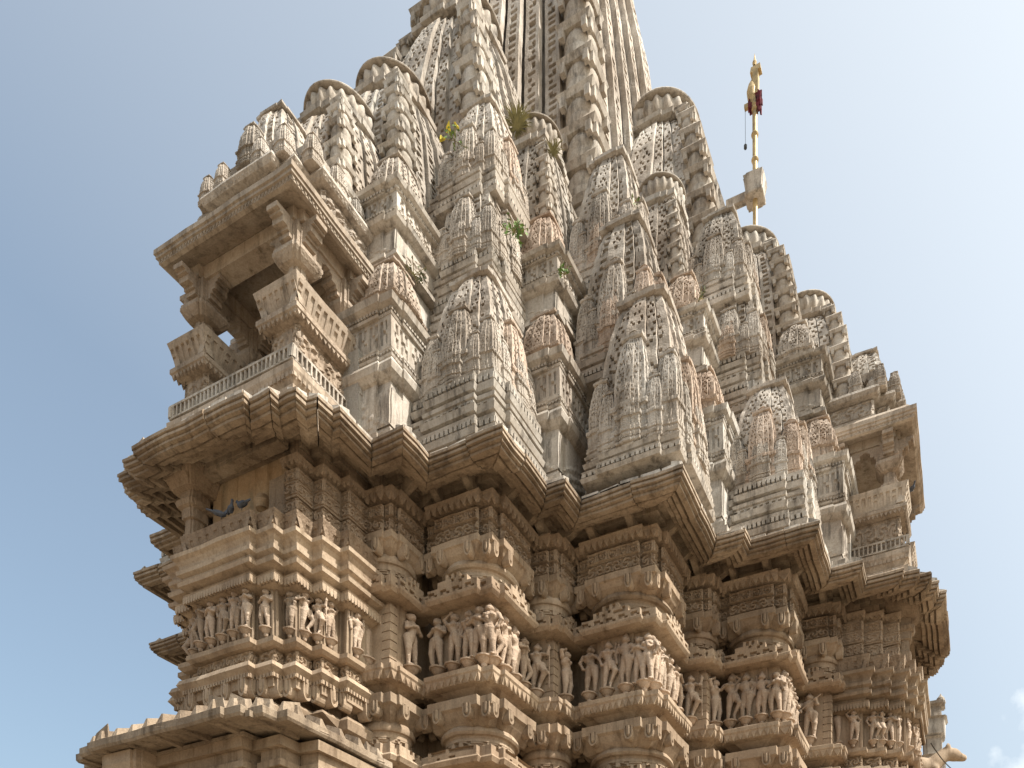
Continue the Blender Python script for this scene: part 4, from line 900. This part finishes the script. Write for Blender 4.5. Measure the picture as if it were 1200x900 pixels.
# ------------------------------------------------------------------ balconies
def balcony():
    out = []
    a0, a1, q0, q1 = -1.12, 1.12, 7.92, 6.6     # half width, front, back
    Rr = lambda m, f, bk=6.55: [(-m, -f), (m, -f), (m, -bk), (-m, -bk)]
    # stepped base
    b = B(); base = [(-1.12, -7.55), (-.78, -7.55), (-.78, -7.90), (.78, -7.90), (.78, -7.55), (1.12, -7.55), (1.12, -6.6), (-1.12, -6.6)]
    base = Rr(1.10, 7.90)
    sweep(b, base, [(8.1, .12), (8.4, .12), (8.42, .06), (8.5, .08), (8.55, .0), (8.62, .05), (8.72, .09), (8.80, .09), (8.82, .0), (8.95, -.02)], step=.35); teeth(b, base, .075, 8.72, .07, .09, .03, 'box')
    out.append(('moulded_base', b.mesh('moulded_base', 'mid')))
    # pierced railing round the foot
    b = B()
    for p0, p1 in edges_of(Rr(1.16, 7.98), 0):
        Lg = np.linalg.norm(p1-p0); k = int(Lg/.075); u = (p1-p0)/Lg; n_ = np.array([u[1], -u[0]])
        if p0[1] > -6.9 and p1[1] > -6.9: continue
        for zz, h in ((8.84, .025), (9.005, .03)):
            q = [p0, p1, p1-n_*.05, p0-n_*.05]; b.add([(*x, zz) for x in q]+[(*x, zz+h) for x in q], [(0, 1, 2, 3), (4, 5, 6, 7), (0, 1, 5, 4), (1, 2, 6, 5), (2, 3, 7, 6), (3, 0, 4, 7)])
        for i in range(k+1):
            c = p0+u*Lg*i/k; q = [c-u*.012, c+u*.012, c+u*.012-n_*.045, c-u*.012-n_*.045]; b.add([(*x, 8.86) for x in q]+[(*x, 9.01) for x in q], [(0, 1, 5, 4), (1, 2, 6, 5), (2, 3, 7, 6), (3, 0, 4, 7)])
    out.append(('pierced_railing', b.mesh('pierced_railing', 'spire')))
    # side blocks with carved panels and leaning parapets, open in the middle of the front
    for s in (1, -1):
        x0, x1 = (.60, 1.08) if s > 0 else (-1.08, -.62)
        sq_ = [(x0, -7.84), (x1, -7.84), (x1, -6.6), (x0, -6.6)]
        b = B(); sweep(b, sq_, [(8.9, -.02), (9.5, -.02)], step=.4)
        for z0, z1 in ((9.05, 9.45),):
            for p0, p1 in edges_of(sq_, .01)[:2]+([edges_of(sq_, .01)[3]]):
                Lg = np.linalg.norm(p1-p0); relief(b, flat(p0, p1, z0, z1), h_foliage(Lg*3, int(Lg*50)), int(Lg*34), 24, .05)
        sweep(b, sq_, [(9.44, -.04), (9.47, .06), (9.52, .12), (9.58, .12), (9.60, .08)], step=.4); teeth(b, sq_, .105, 9.52, .07, .07, .03, 'tri')
        out.append(('carved_side_block', b.mesh('carved_side_block', 'midc')))
        b = B(); sweep(b, sq_, [(9.59, .02), (9.62, .04), (9.88, .13), (9.94, .15), (9.96, .10), (9.94, .03), (9.60, -.04)], step=.3, cap=False)
        for p0, p1 in edges_of(sq_, .09):
            Lg = np.linalg.norm(p1-p0)
            if p0[1] > -6.8 and p1[1] > -6.8: continue
            u = (p1-p0)/Lg; n_ = np.array([u[1], -u[0]]); k = max(4, int(Lg/.05)); H = np.ones((6, k)); H[1:5] = (np.arange(k) % 2); H[3, ::3] = 1
            def S(uu, v, d, p0=p0, p1=p1, n_=n_): xy = p0+np.outer(uu, p1-p0)+np.outer((v-.5)*.10+.015-d, n_); return np.column_stack([xy, 9.63+v*.25])
            blocks(b, S, H, .05)
        out.append(('leaning_parapet', b.mesh('leaning_parapet', 'mid')))
    # floor
    b = B(); box(b, -1.0, 1.0, -7.8, -6.6, 8.9, 9.0); out.append(('floor', b.mesh('floor', 'mid')))
    # pillars
    for x, y in ((.88, -7.66), (-.90, -7.66), (.88, -6.85), (-.90, -6.85)):
        b = B(); sq_ = [(x+u, y+v) for u, v in square(.125, .02)]
        sweep(b, sq_, [(8.95, .02), (9.9, .02), (9.92, -.02), (10.05, -.03), (10.06, .02), (10.12, .02), (10.13, -.04), (10.33, -.04), (10.35, .02), (10.40, .06), (10.45, .09), (10.50, .09), (10.51, .0), (10.56, .0), (10.58, .03), (10.80, .03)], step=.12)
        for k in range(4):
            cx, cy = rot(0, -.30, k*math.pi/2); ux, uy = rot(0, -1, k*math.pi/2)
            # stepped bracket arms under the beams
            for d0, d1, z0, z1 in ((.08, .22, 10.60, 10.66), (.08, .25, 10.66, 10.70), (.08, .32, 10.70, 10.78), (.08, .36, 10.78, 10.81), (.08, .41, 10.81, 10.87)):
                t = (-uy, ux); hw = .09
                q = [(x+ux*d0-t[0]*hw, y+uy*d0-t[1]*hw), (x+ux*d0+t[0]*hw, y+uy*d0+t[1]*hw), (x+ux*d1+t[0]*hw, y+uy*d1+t[1]*hw), (x+ux*d1-t[0]*hw, y+uy*d1-t[1]*hw)]
                b.add([(*p, z0) for p in q]+[(*p, z1) for p in q], BOXQ and [(0, 1, 2, 3), (4, 5, 6, 7), (0, 1, 5, 4), (1, 2, 6, 5), (2, 3, 7, 6), (3, 0, 4, 7)])
        box(b, x-.15, x+.15, y-.15, y+.15, 10.78, 10.88)
        out.append(('pillar', b.mesh('pillar', 'midc')))
    b = B()
    for x in (.88, -.90): box(b, x-.12, x+.12, -7.85, -6.5, 10.872, 11.06)
    for y in (-7.66, -6.85): box(b, -1.1, 1.1, y-.12, y+.12, 10.868, 11.05)
    out.append(('beam', b.mesh('beam', 'mid')))
    # roof slab
    rf = Rr(1.28, 8.12, 6.45); b = B(); sweep(b, rf, [(11.06, -.35), (10.99, -.16), (10.96, -.07), (10.98, -.03), (11.03, -.03), (11.04, .0), (11.08, .0), (11.09, .02), (11.16, .02), (11.18, -.04), (11.32, -.14)], step=.3); teeth(b, rf, -.02, 11.035, .06, .05, .03, 'tri')
    out.append(('roof_slab', b.mesh('roof_slab', 'mid')))
    b = B(); pd = [(-.62, -7.86), (.62, -7.86), (.62, -7.70), (.86, -7.70), (.86, -7.45), (1.10, -7.45), (1.10, -6.4), (-1.10, -6.4), (-1.10, -7.45), (-.86, -7.45), (-.86, -7.70), (-.62, -7.70)]
    sweep(b, pd, [(11.3, .0), (11.38, .0), (11.40, -.06), (11.72, -.08), (11.74, .03), (11.80, .07), (11.86, .05), (11.88, -.05), (11.96, -.1)], step=.35)
    for p0, p1 in edges_of(pd, -.035):
        Lg = np.linalg.norm(p1-p0)
        if Lg > .15 and min(p0[1], p1[1]) < -6.6: relief(b, flat(p0, p1, 11.42, 11.70), h_foliage(Lg*3, int(Lg*37)), max(6, int(Lg*34)), 16, .045)
    teeth(b, pd, .05, 11.80, .07, .05, .03, 'tri'); teeth(b, pd, .0, 11.38, .06, .05, .03, 'box')
    pd2 = [(-.45, -7.60), (.45, -7.60), (.45, -7.40), (.80, -7.40), (.80, -6.4), (-.80, -6.4), (-.80, -7.40), (-.45, -7.40)]
    sweep(b, pd2, [(11.9, 0), (11.94, .05), (12.0, .05), (12.02, -.03), (12.26, -.05), (12.28, .05), (12.36, .08), (12.40, .02), (12.46, -.1)], step=.35); teeth(b, pd2, .05, 12.28, .08, .06, .03, 'tri')
    pd3 = [(-.28, -7.45), (.28, -7.45), (.28, -6.6), (-.28, -6.6)]
    sweep(b, pd3, [(12.4, 0), (12.62, -.03), (12.64, .05), (12.70, .05), (12.78, -.12)])
    for x in (-1.0, 1.0, -.72, .72): 
        lathe(b, [(.05, 11.86), (.09, 11.92), (.10, 12.0), (.06, 12.06), (.02, 12.12), (.001, 12.16)], 12, (x, -7.38 if abs(x) > .9 else -7.62))
    out.append(('carved_pediment', b.mesh('carved_pediment', 'spirec')))
    b = B(); box(b, -1.05, 1.05, -6.72, -6.6, 8.9, 9.9); box(b, -1.05, -.35, -6.72, -6.6, 9.9, 11.1); box(b, .35, 1.05, -6.72, -6.6, 9.9, 11.1); out.append(('back_wall', b.mesh('back_wall', 'plaster')))
    return out
BAL = balcony()
for arm in (0, 1):
    o = part('balcony', BAL[0][1], loc=(0, 0, EYE), rz=ARM[arm], label='roofed balcony on bracketed pillars above the '+('left' if arm == 0 else 'right')+' central projection')
    for nm, me in BAL[1:]: ob(nm, me, o)
    for x, y, s_, h_ in [(-.98, -7.52, .11, .42), (.98, -7.52, .11, .42), (-.72, -7.74, .11, .42), (.72, -7.74, .11, .42), (0, -7.62, .17, .60), (-.36, -7.80, .10, .36), (.36, -7.80, .10, .36), (.98, -7.1, .12, .46), (.98, -6.75, .10, .36), (-.98, -7.1, .12, .46)]:
        ob('miniature_spire', KU[0], o, (x, y, 11.90 if s_ < .15 else 12.2), 0, (s_, s_, h_/2.9))

# ------------------------------------------------------------------ flagpole on a rear crown
pole = bpy.data.objects.new('flagpole', None); C.objects.link(pole); pole.location = (5.06, -.1, Z(16.65)); pole.scale = (.66, .66, 1)
tag(pole, 'gilded banner pole with red cloth at its head, fixed through a stone bracket', 'flagpole')
b = B(); lathe(b, [(.075, 0), (.075, 3.3)], 16)
for z in (.9, 1.62, 2.15, 2.68): lathe(b, [(.07, z-.05), (.10, z-.03), (.115, z), (.10, z+.03), (.07, z+.05)], 16)
ob('shaft', b.mesh('shaft', 'gold', 40, 0), pole)
b = B(); box(b, -.04, .13, -.10, .08, 2.95, 3.45); lathe(b, [(.06, 2.82), (.14, 2.95), (.16, 3.08), (.12, 3.2), (.04, 3.32)], 14, (-.08, 0)); box(b, -.12, .22, -.10, .10, 3.42, 3.54, .03, .02); lathe(b, [(.08, 2.7), (.11, 2.75), (.08, 2.8)], 14); lathe(b, [(.04, 3.6), (.07, 3.66), (.03, 3.74), (.001, 3.86)], 10)
box(b, -.32, .0, -.05, .05, 2.78, 2.86)
ob('finial', b.mesh('finial', 'gold', None, 1), pole)
b = B(); rs = np.random.RandomState(2)
for i in range(90):
    c = np.array([rs.uniform(-.18, .22), rs.uniform(-.10, .10), rs.uniform(2.74, 3.0)]); 
    if abs(c[0]) < .08: c[0] += .12
    s = rs.uniform(.015, .03); L_ = rs.uniform(.06, .2); v = [(c[0]+a*s, c[1]+d*s, c[2]-(L_ if e else 0)+rs.uniform(-.02, .02)) for a in (-1, 1) for d in (-1, 1) for e in (0, 1)]; b.add(v, BOXQ)
ob('cloth', b.mesh('cloth', 'red', None, 0), pole)
b = B(); box(b, -.305, -.295, -.005, .005, 2.05, 2.8); lathe(b, [(.001, 1.93), (.05, 1.97), (.05, 2.03), (.001, 2.07)], 8, (-.3, 0)); ob('hanging_bell', b.mesh('hanging_bell', 'dark', None, 0), pole)
b = B(); sweep(b, [(x, y) for x, y in square(.25, .02)], [(.78, 0), (.80, .02), (.84, .02), (.86, -.02), (1.12, .03), (1.18, .05), (1.20, 0)], step=.2); box(b, -.9, -.2, -.10, .10, .84, 1.0)
ob('stone_bracket', b.mesh('stone_bracket', 'spire'), pole)

# ------------------------------------------------------------------ plants rooted in the masonry
def plant(name, loc, n, size, spread, mat, label, cat='plant', stem='dry', tuft=False, seed=0, flowers=0):
    rs = np.random.RandomState(seed); o = bpy.data.objects.new(name, None); C.objects.link(o); o.location = loc; tag(o, label, cat)
    b = B(); bs = B(); bf = B()
    for i in range(n):
        d = rs.randn(3)*np.array([1, 1, .6]); d[2] = abs(d[2])+(.5 if tuft else .1); d /= np.linalg.norm(d); Lr = spread*rs.uniform(.4, 1)
        tip = d*Lr; t = np.cross(d, [0, 0, 1.]); t /= np.linalg.norm(t)+1e-6
        if tuft:
            w_ = .006; mid = tip*.6+np.array([0, 0, .02]); end = tip+np.array([rs.uniform(-.04, .04), rs.uniform(-.04, .04), -Lr*.25*rs.rand()])
            b.add([-t*w_, t*w_, mid+t*w_, mid-t*w_, end], [(0, 1, 2, 3)], [(3, 2, 4)])
        else:
            for f in (.5, .75, 1.0):
                c = tip*f+rs.randn(3)*spread*.12; a_ = rs.randn(3); a_ /= np.linalg.norm(a_); c2 = np.cross(a_, rs.randn(3)); c2 /= np.linalg.norm(c2); s = size*rs.uniform(.6, 1.2)
                b.add([c-a_*s, c+c2*s*.5, c+a_*s, c-c2*s*.5], [(0, 1, 2, 3)])
            w_ = .005; bs.add([-t*w_, t*w_, tip+t*w_, tip-t*w_], [(0, 1, 2, 3)])
        if i < flowers:
            c = tip*1.05; s = size*1.1; bf.add([c+rs.randn(3)*s for _ in range(8)], BOXQ)
    lv = ob('leaves' if not tuft else 'blades', b.mesh('leaves', mat, None, 0), o); lv['kind'] = 'stuff'
    if bs.V: ob('stems', bs.mesh('stems', stem, None, 0), o)
    if bf.V: ob('flowers', bf.mesh('flowers', 'yellow', None, 0), o)
PL = []
def put(px, py, q=None, d=0): return None
F_, CX, CY = 887.679, 8.8274, -14.7469
def ray(x, y, depth):
    """point seen at photo pixel x,y at a distance along the camera axis (used only to choose where a small thing stands)"""
    v = rgt*((x-743.152)/F_)+up*((1221.901-y)/F_)+fwd; return Vector((CX, CY, EYE))+v*depth
plant('dry_grass_tuft', ray(606, 150, 12.55), 260, .03, .42, 'dry', 'dry olive grass tuft sprouting on top of a crown disc left of the central spire', 'grass tuft', tuft=True, seed=1)
plant('dry_grass_tuft', ray(648, 182, 12.5), 70, .03, .28, 'dry', 'small dry grass tuft just right of the large tuft near the central spire', 'grass tuft', tuft=True, seed=2)
plant('leafy_weed', ray(603, 272, 11.0), 16, .045, .22, 'leaf', 'bright green leafy weed growing in the cleft left of the middle narrow stack', 'weed', seed=3)
plant('leafy_weed', ray(739, 245, 12.4), 14, .045, .2, 'leaf', 'green weed growing beside the tip of the corner stack below the central spire', 'weed', seed=4, flowers=1)
plant('leafy_weed', ray(533, 165, 11.4), 10, .035, .2, 'leaf', 'small weed with yellow flowers at the foot of the tall left ribbed column', 'weed', seed=5, flowers=3)
plant('leafy_weed', ray(485, 322, 10.4), 14, .03, .22, 'moss', 'mossy yellow green weed on a ledge of the narrow stack right of the left balcony', 'weed', seed=6)
plant('leafy_weed', ray(662, 322, 10.9), 8, .035, .14, 'leaf', 'tiny green weed on the ledge of the middle narrow stack', 'weed', seed=7)
plant('leafy_weed', ray(820, 350, 12.6), 10, .035, .16, 'moss', 'small dark weed on the ledge of a narrow stack at the right', 'weed', seed=8)

# ------------------------------------------------------------------ pigeons
pg, pq = sdf_mesh([('e', (0, 0, .09), (.05, .12, .055)), ('c', (0, -.09, .12), (0, -.13, .18), .032, .024), ('e', (0, -.14, .195), (.026, .034, .027)), ('c', (0, -.165, .195), (0, -.195, .188), .009, .004),
    ('c', (0, .08, .10), (0, .24, .12), .032, .018), ('e', (.04, .02, .10), (.018, .11, .04)), ('e', (-.04, .02, .10), (.018, .11, .04)), ('c', (.02, -.02, .05), (.02, -.03, 0), .008, .008), ('c', (-.02, -.02, .05), (-.02, -.03, 0), .008, .008)],
    (-.09, -.22, -.02), (.09, .28, .24), .009, .012)
PM = B().add(pg, pq).mesh('pigeon', 'pigeon', 60, 0)
for (x, y, z, rz, lab) in ((.30, -8.15, 6.985, 1.1, 'blue grey pigeon with raised tail on the left parapet, middle of three'), (.10, -8.15, 6.985, 2.4, 'dark pigeon low on the left parapet, leftmost of three'),
                           (.50, -8.15, 6.985, -1.6, 'dark pigeon at the corner of the left parapet, rightmost of three'), (8.02, -.86, 9.965, .7, 'dark pigeon perched on the right balcony parapet under its roof')):
    o = ob('pigeon', PM, None, (x, y, Z(z)), rz, .62); tag(o, lab, 'pigeon', 'pigeons on the temple')

# ------------------------------------------------------------------ neighbouring shrine, beast sculpture and cable low at the right
ns = bpy.data.objects.new('small_shrine_tower', None); C.objects.link(ns); base = ray(1093, 880, 17.0); ns.location = (base.x, base.y, 0)
tag(ns, 'pale stone shrine tower of banded courses behind the right edge of the temple', 'shrine')
b = B(); zt = base.z+.55
z = 0; i = 0
while z < zt-.1:
    h = .42; o_ = .04 if i % 2 else -.02; sweep(b, square(.20, .02), [(z, o_-.03), (z+.03, o_), (z+h-.06, o_), (z+h-.02, o_+.05), (z+h, o_-.04)], step=.2); z += h; i += 1
ob('banded_wall', b.mesh('banded_wall', 'spire', wa=2), ns)
b = B(); sweep(b, square(.19, .02), [(z, 0), (z+.25, -.04), (z+.28, .05), (z+.34, .05), (z+.4, -.1)]); lathe(b, [(.06, z+.3), (.11, z+.4), (.09, z+.5), (.03, z+.56), (.001, z+.62)], 12, (.17, .1)); ob('top_course', b.mesh('top_course', 'spire', wa=2), ns)
V, Q = sdf_mesh([('e', (0, 0, .25), (.34, .16, .17)), ('c', (.26, 0, .33), (.42, 0, .46), .12, .10), ('e', (.50, 0, .46), (.15, .10, .10)), ('c', (.56, 0, .43), (.70, 0, .40), .075, .055), ('e', (.44, .07, .56), (.04, .03, .05)), ('e', (.44, -.07, .56), (.04, .03, .05)),
     ('c', (.22, .09, .2), (.30, .1, .0), .06, .045), ('c', (.22, -.09, .2), (.30, -.1, .0), .06, .045), ('c', (-.22, .09, .22), (-.16, .1, .0), .08, .05), ('c', (-.22, -.09, .22), (-.16, -.1, .0), .08, .05), ('c', (-.33, 0, .3), (-.45, 0, .12), .03, .02), ('b', (.05, 0, -.03), (.42, .17, .04))],
    (-.55, -.25, -.12), (.85, .25, .68), .025, .03)
bp2 = ray(1116, 889, 15.0)
o = ob('beast_sculpture', B().add(V, Q).mesh('beast_sculpture', 'wall', 50, 1), None, (bp2.x-.62, bp2.y-.25, bp2.z-.50), R(20), 1.25)
tag(o, 'carved stone beast with rounded head jutting out low at the right edge of the temple', 'sculpture')
b = B(); box(b, -.3, .3, -.2, .2, -bp2.z+.5, -.10); 
o2 = ob('pedestal', b.mesh('pedestal', 'spire', wa=1), o)
a_, c_ = ray(1091, 871, 14.2), ray(1113, 897, 15.0); n_ = 8; V = []; 
for i in range(n_+1):
    p = a_.lerp(c_, i/n_*1.3); s = -.05*math.sin(math.pi*i/n_)
    V += [(p.x, p.y, p.z+s+.011), (p.x+.011, p.y, p.z+s-.006), (p.x-.011, p.y, p.z+s-.006)]
Q = [(i*3+k, i*3+(k+1) % 3, (i+1)*3+(k+1) % 3, (i+1)*3+k) for i in range(n_) for k in range(3)]
tag(ob('cable', B().add(V, Q).mesh('cable', 'dark', None, 0)), 'thin dark cable slanting down from the right edge of the temple', 'cable')

# ------------------------------------------------------------------ ground
b = B(); g = np.linspace(-1, 1, 41); g = np.sign(g)*np.abs(g)**3*1500; X, Y = np.meshgrid(g, g); I = np.arange(41*41).reshape(41, 41)
b.add(np.column_stack([X.ravel(), Y.ravel(), 0*X.ravel()]), np.stack([I[:-1, :-1], I[:-1, 1:], I[1:, 1:], I[1:, :-1]], -1).reshape(-1, 4))
o = ob('ground', b.mesh('ground', 'ground', None, 0)); o['kind'] = 'structure'
